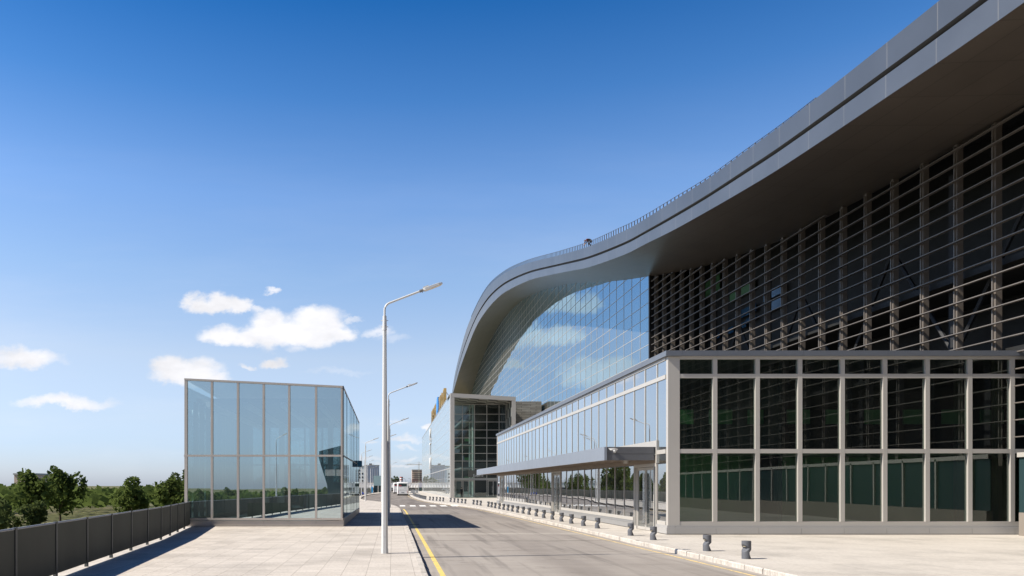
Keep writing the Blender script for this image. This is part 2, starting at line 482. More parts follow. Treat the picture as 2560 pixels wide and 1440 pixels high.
M['grey_rail'] = paint('grey railing', (0.40, 0.41, 0.42), 0.5, 0.2, 0.1)
M['rail_roof'] = paint('dark roof railing', (0.10, 0.10, 0.11), 0.5, 0.1, 0.1)
M['dark_wall'] = paint('dark retaining wall', (0.10, 0.098, 0.095), 0.85, 0, 0.25, 0.3)
M['tower_grey'] = paint('blue grey sheet cladding', (0.45, 0.47, 0.55), 0.6, 0.1, 0.10, 0.1, True)
M['kiosk_glass'] = paint('kiosk teal glass', (0.33, 0.46, 0.48), 0.15, 0.2, 0.18, 0.3, True)
M['kiosk_dark'] = paint('kiosk dark glass', (0.03, 0.06, 0.065), 0.15, 0.1, 0.2, 0.5)
M['trunk'] = paint('bark', (0.10, 0.075, 0.05), 0.9, 0, 0.3, 3)
M['car_white'] = paint('white car paint', (0.75, 0.75, 0.74), 0.25, 0.1, 0.04)
M['car_dark'] = paint('dark car paint', (0.045, 0.047, 0.055), 0.25, 0.3, 0.05)
M['car_silver'] = paint('silver car paint', (0.42, 0.43, 0.45), 0.28, 0.5, 0.05)
M['red_shop'] = paint('red roof sheet', (0.45, 0.07, 0.06), 0.6, 0, 0.1)

def leafmat(name, a, b):
    t = NT(name)
    oi = t.n('ShaderNodeObjectInfo')
    n = t.noise(t.pos(), 0.8, 4)
    f = t.math('ADD', t.math('MULTIPLY', n, 0.9), t.math('MULTIPLY', oi.outputs['Random'], 0.25), clamp=True)
    c = t.mix(f, a, b)
    d = t.n('ShaderNodeBsdfDiffuse')
    t.link(c, d.inputs[0])
    tr = t.n('ShaderNodeBsdfTranslucent')
    t.link(c, tr.inputs[0])
    ms = t.n('ShaderNodeMixShader')
    ms.inputs[0].default_value = 0.42
    t.link(d.outputs[0], ms.inputs[1])
    t.link(tr.outputs[0], ms.inputs[2])
    t.link(ms.outputs[0], t.out.inputs[0])
    return t.m
M['stone_plain'] = paint('brown grey plinth stone', (0.24, 0.21, 0.18), 0.7, 0, 0.15, 0.6)
M['leaf'] = leafmat('foliage', (0.06, 0.095, 0.022), (0.16, 0.20, 0.06))
M['leaf_pale'] = leafmat('pale foliage', (0.06, 0.085, 0.03), (0.13, 0.16, 0.06))

M['glass_side'] = glass('street window glass', 0.30, 2.0, 0.95, (0.90, 0.93, 0.96), (0.62, 0.74, 0.64), 0.03, 0.05, 0.6)
M['glass_front'] = glass('green tinted window glass', 0.13, 2.0, 0.8, (0.72, 0.80, 0.78), (0.42, 0.55, 0.44), 0.008, 0.10, 0.55)
M['glass_pav'] = glass('pavilion glass', 0.70, 2.0, 0.34, (0.80, 0.95, 1.0), (0.62, 0.80, 0.82), 0.02, 0.02, 0.5)
M['glass_hall'] = glass('hall glass', 0.34, 1.4, 0.75, (0.90, 0.94, 0.95), (0.70, 0.80, 0.76), 0.10, 0.006, 0.4)
M['glass_portal'] = glass('entrance glass', 0.13, 2.0, 0.5, (0.8, 0.9, 0.92), (0.66, 0.80, 0.75), 0.008, 0.05, 0.5)
M['glass_main'] = mirror_glass('blue mirror facade glass', (0.315, 0.485, 0.61), None, (0.044, 0.040, 0.033), 0.018, 0.35)
M['door_glass'] = glass('door glass', 0.14, 2.0, 0.85, (0.82, 0.86, 0.88), (0.50, 0.58, 0.56), 0.02, 0.02, 0.7)

# fascia / soffit with panel seams along the arc (uv)
def panels(name, col, sw, sh, seam, rough, metal, dark, msz=0.02, bias=0.0, var=0.10):
    t = NT(name)
    b = t.n('ShaderNodeTexBrick')
    b.offset = 0.0
    t.link(t.coord('UV'), b.inputs['Vector'])
    t.put(b.inputs['Color1'], col)
    t.put(b.inputs['Color2'], tuple(x * (1 - var) for x in col))
    t.put(b.inputs['Mortar'], seam)
    b.inputs['Scale'].default_value = 1.0
    b.inputs['Mortar Size'].default_value = msz
    b.inputs['Mortar Smooth'].default_value = 0.0
    b.inputs['Brick Width'].default_value = sw
    b.inputs['Row Height'].default_value = sh
    n = t.ramp(t.noise(t.pos(), 0.25, 6, 0.6), [(0.3, 0.88), (0.7, 1.08)])
    c = t.mix(1.0, b.outputs[0], n, 'MULTIPLY')
    t.pbr(c, rough, metal)
    return t.m
M['fascia'] = panels('fascia panels', (0.080, 0.092, 0.114), 3.0, 40.0, (0.17, 0.17, 0.175), 0.33, 0.0, 0, 0.022, 0, 0.05)
M['fascia_low'] = panels('lower fascia panels', (0.090, 0.103, 0.127), 3.0, 40.0, (0.17, 0.17, 0.175), 0.33, 0.0, 0, 0.022, 0, 0.05)
M['soffit'] = panels('soffit panels', (0.138, 0.116, 0.098), 3.0, 1.65, (0.085, 0.07, 0.06), 0.30, 0.1, 0, 0.03, 0, 0.12)
M['reveal'] = paint('dark reveal', (0.02, 0.021, 0.024), 0.7, 0, 0.1)
M['ledge'] = paint('ledge with painted sunlight', (0.55, 0.53, 0.50), 0.5, 0, 0.1)  # sunlit upper edge of the lower band, put into the colour
M['roofing'] = paint('roof sheet', (0.11, 0.11, 0.115), 0.5, 0.3, 0.1, 0.2)

# checker soffit of the entrance frame
def checker_mat(name, a, b, rot, s):
    t = NT(name)
    bk = t.n('ShaderNodeTexBrick')
    bk.offset = 0.5
    t.link(t.map(t.coord('UV'), (1, 1, 1), (0, 0, 0), (0, 0, rot)), bk.inputs['Vector'])
    t.put(bk.inputs['Color1'], a)
    t.put(bk.inputs['Color2'], b)
    t.put(bk.inputs['Mortar'], tuple(x * 0.7 for x in a))
    bk.inputs['Scale'].default_value = 1.0
    bk.inputs['Mortar Size'].default_value = 0.02
    bk.inputs['Brick Width'].default_value = s
    bk.inputs['Row Height'].default_value = s * 0.7
    ck = t.n('ShaderNodeTexChecker')
    t.link(t.map(t.coord('UV'), (1, 1, 1), (0, 0, 0), (0, 0, rot)), ck.inputs['Vector'])
    ck.inputs['Scale'].default_value = 1.0 / s
    t.put(ck.inputs['Color1'], a)
    t.put(ck.inputs['Color2'], b)
    t.pbr(t.mix(0.12, ck.outputs[0], bk.outputs[0]), 0.5, 0.1)
    return t.m
M['check'] = checker_mat('two tone soffit tiles', (0.44, 0.43, 0.385), (0.045, 0.044, 0.04), 0.0, 1.5)

# stone courses
t = NT('stone courses')
p = t.pos()
b = t.n('ShaderNodeTexBrick')
b.offset = 0.37
t.link(t.map(p, (1, 1, 1), (0, 0, 0), (R(90), 0, 0)), b.inputs['Vector'])
t.put(b.inputs['Color1'], (0.50, 0.485, 0.43))
t.put(b.inputs['Color2'], (0.34, 0.325, 0.285))
t.put(b.inputs['Mortar'], (0.11, 0.105, 0.095))
b.inputs['Scale'].default_value = 1.0
b.inputs['Mortar Size'].default_value = 0.03
b.inputs['Brick Width'].default_value = 2.6
b.inputs['Row Height'].default_value = 0.30
c = t.mix(1.0, b.outputs[0], t.ramp(t.noise(t.map(p, (0.6, 1, 5)), 1.2, 6, 0.7), [(0.3, 0.7), (0.65, 1.15)]), 'MULTIPLY')
t.pbr(c, 0.85, 0, None, spec=0.2)
M['stone'] = t.m

# ------------------------------------------------------------------ mesh helpers
ORG = {}
def thing(name, label, cat, loc=(0, 0, 0), group=None, rz=0.0):
    o = bpy.data.objects.new(name, None)
    o.empty_display_size = 0.3
    o.location = loc
    o.rotation_euler = (0, 0, rz)
    COL.objects.link(o)
    o['label'] = label
    o['category'] = cat
    if group:
        o['group'] = group
    ORG[o.name] = Vector(loc)
    return o
def tag(o, label=None, cat=None, group=None, kind=None):
    if label: o['label'] = label
    if cat: o['category'] = cat
    if group: o['group'] = group
    if kind: o['kind'] = kind
    return o
def copy_tree(o, parent=None):
    c = o.copy()
    COL.objects.link(c)
    if parent is not None:
        c.parent = parent
    for ch in [x for x in bpy.data.objects if x.parent == o]:
        copy_tree(ch, c)
    return c

class MB:
    def __init__(s):
        s.v, s.f, s.uv, s.nrm = [], [], None, None
    def add(s, vs, fs):
        n = len(s.v)
        s.v += [Vector(v) for v in vs]
        s.f += [tuple(i + n for i in f) for f in fs]
        return s
    def box(s, x0, x1, y0, y1, z0, z1):
        return s.add([(x0, y0, z0), (x1, y0, z0), (x1, y1, z0), (x0, y1, z0), (x0, y0, z1), (x1, y0, z1), (x1, y1, z1), (x0, y1, z1)],
                     [(0, 3, 2, 1), (4, 5, 6, 7), (0, 1, 5, 4), (1, 2, 6, 5), (2, 3, 7, 6), (3, 0, 4, 7)])
    def hexa(s, b, t):
        return s.add(list(b) + list(t), [(0, 3, 2, 1), (4, 5, 6, 7), (0, 1, 5, 4), (1, 2, 6, 5), (2, 3, 7, 6), (3, 0, 4, 7)])
    def quad(s, a, b, c, d):
        return s.add([a, b, c, d], [(0, 1, 2, 3)])
    def prism(s, poly, z0, z1):
        n = len(poly)
        vs = [(x, y, z0) for x, y in poly] + [(x, y, z1) for x, y in poly]
        fs = [tuple(range(n - 1, -1, -1)), tuple(range(n, 2 * n))] + [(i, (i + 1) % n, n + (i + 1) % n, n + i) for i in range(n)]
        return s.add(vs, fs)
    def rings(s, rings, cap=True, close=True):
        n = len(rings[0])
        vs = [p for r in rings for p in r]
        fs = []
        for k in range(len(rings) - 1):
            for i in range(n if close else n - 1):
                j = (i + 1) % n
                fs.append((k * n + i, k * n + j, (k + 1) * n + j, (k + 1) * n + i))
        if cap and close:
            fs.append(tuple(range(n - 1, -1, -1)))
            fs.append(tuple(range((len(rings) - 1) * n, len(rings) * n)))
        return s.add(vs, fs)
    def cyl(s, x, y, z0, z1, r0, r1=None, n=16, rot=0.0):
        r1 = r0 if r1 is None else r1
        mk = lambda z, r: [(x + r * math.cos(rot + 2 * math.pi * i / n), y + r * math.sin(rot + 2 * math.pi * i / n), z) for i in range(n)]
        return s.rings([mk(z0, r0), mk(z1, r1)])
    def tube(s, pts, r, n=8):
        pts = [Vector(p) for p in pts]
        rr = r if isinstance(r, (list, tuple)) else [r] * len(pts)
        rings = []
        for i, p in enumerate(pts):
            d = (pts[min(i + 1, len(pts) - 1)] - pts[max(i - 1, 0)]).normalized()
            up = Vector((0, 0, 1)) if abs(d.z) < 0.9 else Vector((0, 1, 0))
            a = d.cross(up).normalized()
            b = a.cross(d).normalized()
            rings.append([p + (a * math.cos(2 * math.pi * k / n) + b * math.sin(2 * math.pi * k / n)) * rr[i] for k in range(n)])
        return s.rings(rings)
    def build(s, name, mat, parent=None, smooth=False, label=None, kind=None, auto=None):
        org = Vector((0, 0, 0))
        if parent is not None:
            q = parent
            while q.parent is not None:
                q = q.parent
            org = ORG.get(q.name, Vector((0, 0, 0)))
        me = bpy.data.meshes.new(name)
        me.from_pydata([tuple(v - org) for v in s.v], [], s.f)
        if s.uv is not None:
            ul = me.uv_layers.new(name='UVMap')
            k = 0
            for f in s.f:
                for i in f:
                    ul.data[k].uv = s.uv[i]
                    k += 1
        me.materials.append(mat if not isinstance(mat, str) else M[mat])
        if smooth:
            for p_ in me.polygons:
                p_.use_smooth = True
        if s.nrm is not None:
            for p_ in me.polygons:
                p_.use_smooth = True
            me.normals_split_custom_set([tuple(x) for x in s.nrm])
        elif smooth:
            try:
                me.set_sharp_from_angle(angle=R(auto or 35))
            except Exception:
                pass
        o = bpy.data.objects.new(name, me)
        COL.objects.link(o)
        if parent is not None:
            o.parent = parent
        if label: o['label'] = label
        if kind: o['kind'] = kind
        return o

def pane(name, corners, mat, parent, pillow=0.003, tilt=0.0015, sub=None):
    """one sheet of glass; its corner normals lean a little outwards, like a real sealed unit"""
    c = [Vector(p) for p in corners]
    mb = MB()
    mb.add(c, [tuple(range(len(c)))])
    n = (c[1] - c[0]).cross(c[2] - c[0]).normalized()
    ctr = sum(c, Vector()) / len(c)
    tx = Vector((random.uniform(-tilt, tilt), random.uniform(-tilt, tilt), random.uniform(-tilt, tilt)))
    k = pillow * random.uniform(0.4, 1.3)
    nr = []
    for p in c:
        d = (p - ctr)
        d = Vector([math.copysign(1, q) if abs(q) > 1e-4 else 0 for q in d])
        nr.append((n + d * k + tx).normalized())
    mb.nrm = nr
    return mb.build(name, mat, parent)

def at(u, v, y):
    return Vector(((u - U0) * y / F, y, CAMZ + (V0 - v) * y / F))
def lerp(a, b, t): return a + (b - a) * t
def interp(xs, ys, x):
    if x <= xs[0]: return ys[0] + (ys[1] - ys[0]) / (xs[1] - xs[0]) * (x - xs[0])
    for i in range(len(xs) - 1):
        if x <= xs[i + 1]:
            return lerp(ys[i], ys[i + 1], (x - xs[i]) / (xs[i + 1] - xs[i]))
    return ys[-1] + (ys[-1] - ys[-2]) / (xs[-1] - xs[-2]) * (x - xs[-1])
def smoothcurve(pts, n):
    """Catmull-Rom through points, uniform in parameter"""
    P = [Vector(p) for p in pts]
    P = [P[0] * 2 - P[1]] + P + [P[-1] * 2 - P[-2]]
    out = []
    for i in range(1, len(P) - 2):
        for k in range(n):
            t_ = k / n
            a, b, c, d = P[i - 1], P[i], P[i + 1], P[i + 2]
            out.append(0.5 * ((2 * b) + (c - a) * t_ + (2 * a - 5 * b + 4 * c - d) * t_ ** 2 + (3 * b - a - 3 * c + d) * t_ ** 3))
    out.append(P[-2])
    return out

# ------------------------------------------------------------------ ground, road, pavements
gm = MB()
gm.quad((-3000, -1500, -6), (3000, -1500, -6), (3000, 5000, -6), (-3000, 5000, -6))
tag(gm.build('ground', 'grassland'), kind='structure')

LK = [(0.88, -60), (0.88, 10), (0.87, 24), (0.84, 40), (0.74, 62), (0.66, 71), (0.42, 78), (-0.35, 87), (-1.55, 98), (-2.9, 104.5), (-4.1, 111), (-5.15, 123), (-5.6, 140), (-5.6, 158), (-5.0, 180), (-3.6, 192), (-2.4, 205), (-1.2, 230), (-0.6, 274)]
RK = [(9.8, -60), (9.75, 10), (9.7, 22), (9.55, 31), (9.3, 45), (8.75, 65), (8.05, 77), (6.6, 88), (4.9, 102), (4.0, 122), (3.62, 148), (3.75, 170), (4.0, 200), (4.4, 235), (4.8, 274)]
LKs = smoothcurve([(x, y, 0) for x, y in LK], 6)
RKs = smoothcurve([(x, y, 0) for x, y in RK], 6)

def strip(name, left, right, z, mat, kind='structure', uvw=None):
    mb = MB()
    n = len(left)
    mb.add([(p.x, p.y, z) for p in left] + [(p.x, p.y, z) for p in right], [(i, n + i, n + i + 1, i + 1) for i in range(n - 1)])
    return tag(mb.build(name, mat), kind=kind)
# the road bed is one plain slab under everything on the deck
rb = MB()
rb.box(-16, 130, -70, 292, -6.02, -0.15)
tag(rb.build('road', 'road'), kind='structure')
def xs_at(curve, y):
    return interp([p.y for p in curve], [p.x for p in curve], y)
KW = 0.17
# left pavement: prism between fence edge and the kerb
FENCE_A = [(-10.75, 40.3), (-9.3, 30.6), (-8.2, 20), (-7.0, 9), (-5.5, -3.2), (-4.2, -16), (-3.2, -32)]
def flat_poly(name, poly, z0, z1, mat):
    mb = MB()
    mb.prism(poly, z0, z1)
    return tag(mb.build(name, mat), kind='structure')
lp = [(p.x - KW, p.y) for p in LKs]
flat_poly('pavement', lp + [(-15.8, 274), (-15.8, -60)], -0.149, 0.0, 'pave_left')
rp = [(p.x + KW, p.y) for p in RKs]
flat_poly('pavement', list(reversed(rp)) + [(129.8, -60), (129.8, 274)], -0.149, 0.0, 'pave_right')

def kerb(curve, side, length=1.0, jit=0.012):
    pts = [(p.x, p.y) for p in curve]
    # resample along the curve
    d = [0.0]
    for i in range(1, len(pts)):
        d.append(d[-1] + math.hypot(pts[i][0] - pts[i - 1][0], pts[i][1] - pts[i - 1][1]))
    mb = MB()
    s = 0.0
    while s + length < d[-1]:
        a = (interp(d, [q[0] for q in pts], s), interp(d, [q[1] for q in pts], s))
        b = (interp(d, [q[0] for q in pts], s + length), interp(d, [q[1] for q in pts], s + length))
        near = a[1] < 90
        j = random.uniform(-jit, jit) if near else 0
        j2 = random.uniform(-jit, jit) if near else 0
        h = random.uniform(-0.004, 0.010) if near else 0.004
        g = 0.006
        ty = (b[1] - a[1]) / length
        tx = (b[0] - a[0]) / length
        a = (a[0] + tx * g, a[1] + ty * g)
        b = (b[0] - tx * g, b[1] - ty * g)
        nx, ny = (ty, -tx) if side > 0 else (-ty, tx)     # points to the road
        bev = 0.025
        def P(q, off, z): return (q[0] + nx * off, q[1] + ny * off, z)
        prof = [(j - KW, -0.14), (j, -0.14 - 0.015), (j, h - bev), (j - bev, h + 0.003), (-KW - 0.003, h + 0.003)]
        prof2 = [(j2 - KW, -0.14), (j2, -0.14 - 0.015), (j2, h - bev), (j2 - bev, h + 0.003), (-KW - 0.003, h + 0.003)]
        r0 = [P(a, o_, z_) for o_, z_ in prof]
        r1 = [P(b, o_, z_) for o_, z_ in prof2]
        mb.rings([r0, r1] if side < 0 else [r0[::-1], r1[::-1]])
        s += length
    return tag(mb.build('kerb', 'kerb'), kind='structure')
kerb(LKs, 1)
kerb(RKs, -1, 1.0, 0.015)

# road markings
def line_mark(name, curve, off, w, y0, y1, mat, z=-0.146):
    mb = MB()
    ys = [y0 + (y1 - y0) * i / 60 for i in range(61)]
    L = [Vector((xs_at(curve, y) + off - w / 2, y, 0)) for y in ys]
    Rr = [Vector((xs_at(curve, y) + off + w / 2, y, 0)) for y in ys]
    return strip(name, L, Rr, z, mat)
line_mark('yellow_line', LKs, 0.42, 0.14, 5, 73.5, 'yellow')
line_mark('yellow_line', RKs, -0.42, 0.11, 5, 165, 'yellow_pale')
for i, (xa, xb) in enumerate(((0.75, 1.36), (1.88, 2.52), (2.95, 3.65), (4.12, 4.80), (5.28, 5.98), (6.5, 7.1))):
    mb = MB()
    mb.quad((xa, 82.6, -0.146), (xb, 82.6, -0.146), (xb + 0.05, 87.2, -0.146), (xa + 0.05, 87.2, -0.146))
    tag(mb.build('crossing_stripe', 'white_line'), kind='structure')
# drain grates by the left kerb
mb = MB()
mb.quad((0.95, 44.6, -0.145), (1.55, 44.6, -0.145), (1.55, 45.2, -0.145), (0.95, 45.2, -0.145))
tag(mb.build('drain_grate', 'reveal'), 'dark square drain grate at the left kerb in the pavilion shadow', 'drain')

# ------------------------------------------------------------------ glass pavilion (left)
PX = [-2.62, -4.06, -5.48, -6.83, -8.19, -9.57, -10.94]
PY0, PY1 = 40.2, 59.2
def ptop(x, y): return 7.43 + (-2.62 - x) * 0.0485 - (y - PY0) * 0.019
pav = thing('glass_pavilion', 'low glass pavilion with bronze grey frame on the left pavement, ribbed ceiling inside', 'pavilion', (-6.8, PY0, 0))
TR = 3.74
# panes front
for i in range(6):
    xa, xb = PX[i + 1], PX[i]
    pane('window_pane', [(xa, PY0 + 0.05, 0.40), (xb, PY0 + 0.05, 0.40), (xb, PY0 + 0.05, TR), (xa, PY0 + 0.05, TR)], 'glass_pav', pav, 0.0016, 0.0008)
    pane('window_pane', [(xa, PY0 + 0.05, TR), (xb, PY0 + 0.05, TR), (xb, PY0 + 0.05, ptop(xb, PY0) - 0.06), (xa, PY0 + 0.05, ptop(xa, PY0) - 0.06)], 'glass_pav', pav, 0.0010, 0.0006)
NP = 14
dy = (PY1 - PY0) / NP
for i in range(NP):
    ya, yb = PY0 + dy * i + 0.03, PY0 + dy * (i + 1) - 0.03
    x = PX[0] + random.uniform(-0.004, 0.004)
    pane('window_pane', [(x, ya, 0.42), (x, yb, 0.42), (x, yb, TR - 0.04), (x, ya, TR - 0.04)], 'glass_pav', pav, 0.003, 0.002)
    pane('window_pane', [(x, ya, TR + 0.04), (x, yb, TR + 0.04), (x, yb, ptop(x, yb) - 0.05), (x, ya, ptop(x, ya) - 0.05)], 'glass_pav', pav, 0.003, 0.002)
mb = MB()
for i in range(NP):
    ya, yb = PY0 + dy * i, PY0 + dy * (i + 1)
    mb.quad((PX[-1], yb, 0.4), (PX[-1], ya, 0.4), (PX[-1], ya, 7.4), (PX[-1], yb, 7.4))
mb.build('side_glazing', 'glass_pav', pav)
mb = MB()
mb.quad((PX[0], PY1, 0.4), (PX[-1], PY1, 0.4), (PX[-1], PY1, 7.1), (PX[0], PY1, 7.1))
mb.build('back_glazing', 'glass_pav', pav)
# frame
fr = MB()
for i, x in enumerate(PX):
    w = 0.055 if 0 < i < 6 else 0.075
    if i == 0:
        fr.box(x - 0.13, x - 0.03, PY0 - 0.03, PY0 + 0.05, 0.44, ptop(x, PY0) - 0.06)
    else:
        fr.box(x - w, x + w, PY0 - 0.03, PY0 + 0.06, 0.44, ptop(x, PY0) - 0.06)
for (z0, z1, d) in ((TR - 0.05, TR + 0.05, 0.034), (0.33, 0.44, 0.06)):
    fr.box(PX[-1] - 0.1, PX[0] - 0.0, PY0 - d, PY0 + 0.07, z0, z1)
fr.hexa([(PX[-1] - 0.08, PY0 - 0.04, ptop(PX[-1], PY0) - 0.10), (PX[0], PY0 - 0.04, ptop(PX[0], PY0) - 0.10), (PX[0], PY0 + 0.2, ptop(PX[0], PY0) - 0.10), (PX[-1] - 0.08, PY0 + 0.2, ptop(PX[-1], PY0) - 0.10)],
        [(PX[-1] - 0.08, PY0 - 0.04, ptop(PX[-1], PY0)), (PX[0], PY0 - 0.04, ptop(PX[0], PY0)), (PX[0], PY0 + 0.2, ptop(PX[0], PY0)), (PX[-1] - 0.08, PY0 + 0.2, ptop(PX[-1], PY0))])
fr.build('frame', 'bronze', pav)
# dark corner joint and side joints
jb = MB()
jb.box(PX[0] - 0.03, PX[0] + 0.03, PY0 - 0.045, PY0 + 0.03, 0.33, ptop(PX[0], PY0))
for i in range(1, NP + 1):
    y = PY0 + dy * i
    jb.box(PX[0] - 0.10, PX[0] + 0.012, y - 0.03, y + 0.03, 0.42, ptop(PX[0], y) - 0.02)
jb.box(PX[0] - 0.05, PX[0] + 0.014, PY0 + 0.03, PY1, TR - 0.04, TR + 0.04)
jb.build('glazing_joint', 'black_joint', pav)
# plinth panels
for i in range(6):
    pb = MB()
    pb.box(PX[i + 1] + 0.004, PX[i] - 0.004, PY0 - 0.02, PY0 + 0.2, 0.03, 0.30)
    pb.build('plinth_panel', 'pav_panel', pav)
pb = MB()
pb.box(PX[0] - 0.2, PX[0] + 0.03, PY0 + 0.0, PY1, 0.02, 0.42)
pb.box(PX[-1] - 0.03, PX[-1] + 0.2, PY0 + 0.0, PY1, 0.02, 0.42)
pb.box(PX[-1], PX[0], PY1 - 0.2, PY1 + 0.05, 0.02, 0.42)
pb.build('plinth', 'pav_panel', pav)
pb = MB()
pb.box(PX[-1] + 0.2, PX[0] - 0.2, PY0 + 0.2, PY1 - 0.2, 0.0, 0.12)
pb.build('floor', 'interior_floor', pav)
# roof: a rim and spaced slats, so stripes of sun come through
rf = MB()
def rq(x0, x1, y0, y1, th=0.10):
    rf.hexa([(x0, y0, ptop(x0, y0) - th), (x1, y0, ptop(x1, y0) - th), (x1, y1, ptop(x1, y1) - th), (x0, y1, ptop(x0, y1) - th)],
            [(x0, y0, ptop(x0, y0) - 0.005), (x1, y0, ptop(x1, y0) - 0.005), (x1, y1, ptop(x1, y1) - 0.005), (x0, y1, ptop(x0, y1) - 0.005)])
rq(PX[0] - 0.5, PX[0] + 0.02, PY0 + 0.2, PY1)
rq(PX[-1], PX[-1] + 0.5, PY0 + 0.2, PY1)
y = PY0 + 0.2
while y < PY1 - 0.5:
    rq(PX[-1] + 0.5, PX[0] - 0.5, y, y + 0.57, 0.06)
    y += 0.60
rf.build('roof', 'white_wall', pav)
cb = MB()
y = PY0 + 0.9
while y < PY1 - 0.3:
    cb.box(PX[-1] + 0.35, PX[0] - 0.35, y - 0.06, y + 0.06, 6.62, 6.86)
    y += 1.357
cb.build('ceiling_beam', 'interior_mid', pav)
for x in (-9.9, -7.9, -5.9, -3.9):
    cb = MB()
    cb.box(x - 0.12, x + 0.12, PY0 + 0.5, PY1 - 0.4, 6.35, 6.62)
    cb.build('ceiling_beam', 'white_wall', pav)
fb = MB()
for i in range(1, NP):
    y = PY0 + dy * i
    fb.box(PX[-1] + 0.05, PX[-1] + 0.30, y - 0.045, y + 0.045, 0.42, 6.7)
for i in range(1, 6):
    fb.box(PX[i] - 0.05, PX[i] + 0.05, PY1 - 0.3, PY1 - 0.02, 0.42, 6.6)
fb.box(PX[-1] + 0.04, PX[-1] + 0.2, PY0 + 0.2, PY1 - 0.2, TR - 0.05, TR + 0.05)
fb.box(PX[-1] + 0.2, PX[0] - 0.2, PY1 - 0.2, PY1 - 0.04, TR - 0.05, TR + 0.05)
fb.build('mullion_fin', 'interior_mid', pav)
for (x, y) in ((-4.1, 50.0), (-5.9, 55.5), (-7.6, 52.0), (-3.6, 57.0), (-9.3, 56.0)):
    c_ = MB()
    c_.box(x - 0.17, x + 0.17, y - 0.17, y + 0.17, 0.12, 6.35)
    c_.build('column', 'white_post', pav)
# stair housing / desk inside
c_ = MB()
c_.box(-5.4, -3.4, 51.0, 53.4, 0.12, 2.4)
c_.build('inner_room', 'white_post', pav)
c_ = MB()
c_.box(-8.8, -6.2, 46.0, 46.5, 0.12, 1.1)
c_.box(-4.3, -3.2, 44.6, 45.1, 0.12, 0.5)
c_.build('bench', 'green_wall', pav)

# blue sign box on the pavilion's far corner
sb = MB()
sb.box(-2.60, -2.28, 56.0, 56.55, 3.52, 3.98)
tag(sb.build('sign_box', 'box_blue'), 'small deep blue sign box sticking out from the far corner of the glass pavilion', 'sign')

# ------------------------------------------------------------------ low glazed building (right)
LX, LY0, LY1 = 12.2, 33.7, 88.8
low = thing('glazed_building', 'long low glazed building with slate blue cornice and pale frames along the right pavement', 'building', (LX, LY0, 0))
BY = [35.08 + 1.665 * i for i in range(33)]
DOORS = (0, 12, 29)                                     # each door takes two bays
GX = LX + 0.012
far_low = MB()
far_n = []
def side_pane(y0, y1, z0, z1, i):
    c = [(GX, y1, z0), (GX, y0, z0), (GX, y0, z1), (GX, y1, z1)]
    if i >= 24:
        far_low.add(c, [(0, 1, 2, 3)])
    else:
        pane('window_pane', c, 'glass_side', low, 0.0035 if z0 < 1 else 0.0012, 0.0016)
yy = [33.95] + BY
for i in range(len(yy) - 1):
    y0, y1 = yy[i], yy[i + 1]
    bay = i - 1
    if i == 0:
        side_pane(y0, y1, 0.57, 3.60, i)
        side_pane(y0, y1, 3.79, 6.94, i)
    else:
        if not any(bay in (d, d + 1) for d in DOORS):
            side_pane(y0, y1, 0.57, 3.2, i)
        side_pane(y0, y1, 4.25, 6.94, i)
    side_pane(y0, y1, 7.12, 7.77, i)
o_ = far_low.build('window_pane', 'glass_side', low)
tag(o_, 'far row of small window panes at the end of the building', kind='stuff')
# front panes
FX = [12.72 + 0.0] + [14.20 + 1.885 * k for k in range(12)]
fedges = []
x = 12.72
for k in range(11):
    m0 = 14.20 + 1.885 * k
    fedges.append((x, m0))
    x = m0 + 0.19
FEND = x
GY = LY0 + 0.10
for (xa, xb) in fedges:
    for (z0, z1) in ((0.57, 3.60), (3.79, 6.94), (7.12, 7.77)):
        pane('window_pane', [(xa, GY, z0), (xb, GY, z0), (xb, GY, z1), (xa, GY, z1)], 'glass_front', low, 0.004, 0.0025)
# frame of the front
ff = MB()
for k in range(11):
    m0 = 14.20 + 1.885 * k
    ff.box(m0, m0 + 0.19, LY0 - 0.004, LY0 + 0.16, 0.57, 7.77)
for (z0, z1) in ((0.40, 0.57), (3.60, 3.79), (6.94, 7.12), (7.77, 7.90)):
    ff.box(12.70, FEND + 0.0, LY0, LY0 + 0.15, z0, z1)
ff.build('front_frame', 'frame', low)
cbm = MB()
cbm.box(LX, 12.72, LY0 - 0.012, 33.93, 0.40, 7.89)
cbm.build('corner_column', 'frame', low)
# frame of the street side
sf = MB()
def mull(y, z0, z1, w=0.045, d=0.016):
    sf.box(LX - d, LX + 0.12, y - w, y + w, z0, z1)
for i, y in enumerate(BY):
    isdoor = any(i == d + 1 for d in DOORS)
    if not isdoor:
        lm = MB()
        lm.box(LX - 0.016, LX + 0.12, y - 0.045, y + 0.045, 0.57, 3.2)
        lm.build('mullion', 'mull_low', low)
    mull(y, 4.25, 6.94)
    mull(y, 7.12, 7.77)
mull(BY[0], 3.2, 4.25, 0.06, 0.05)
sf.box(LX - 0.04, LX + 0.12, 33.94, LY1, 6.94, 7.12)
sf.box(LX - 0.035, LX + 0.12, 33.94, LY1, 7.77, 7.90)
sf.box(LX - 0.036, LX + 0.12, 33.94, 35.02, 3.60, 3.79)
sf.box(LX - 0.038, LX + 0.12, 33.94, 35.02, 0.40, 0.57)
sf.box(LX - 0.042, LX + 0.12, 35.13, LY1, 3.96, 4.25)
prev = BY[2]
for d0, d1 in ((BY[2], BY[12]), (BY[14], BY[29]), (BY[31], LY1)):
    sf.box(LX - 0.038, LX + 0.12, d0 + 0.06, d1 - 0.06, 0.40, 0.57)
sf.box(LX - 0.03, LX + 0.12, BY[-1] + 0.05, LY1, 0.57, 7.77)
sf.build('side_frame', 'frame', low)
hb = MB()
hb.box(LX - 0.02, LX + 0.14, 35.14, LY1, 3.2, 3.55)
hb.build('head_panel', 'brown', low)
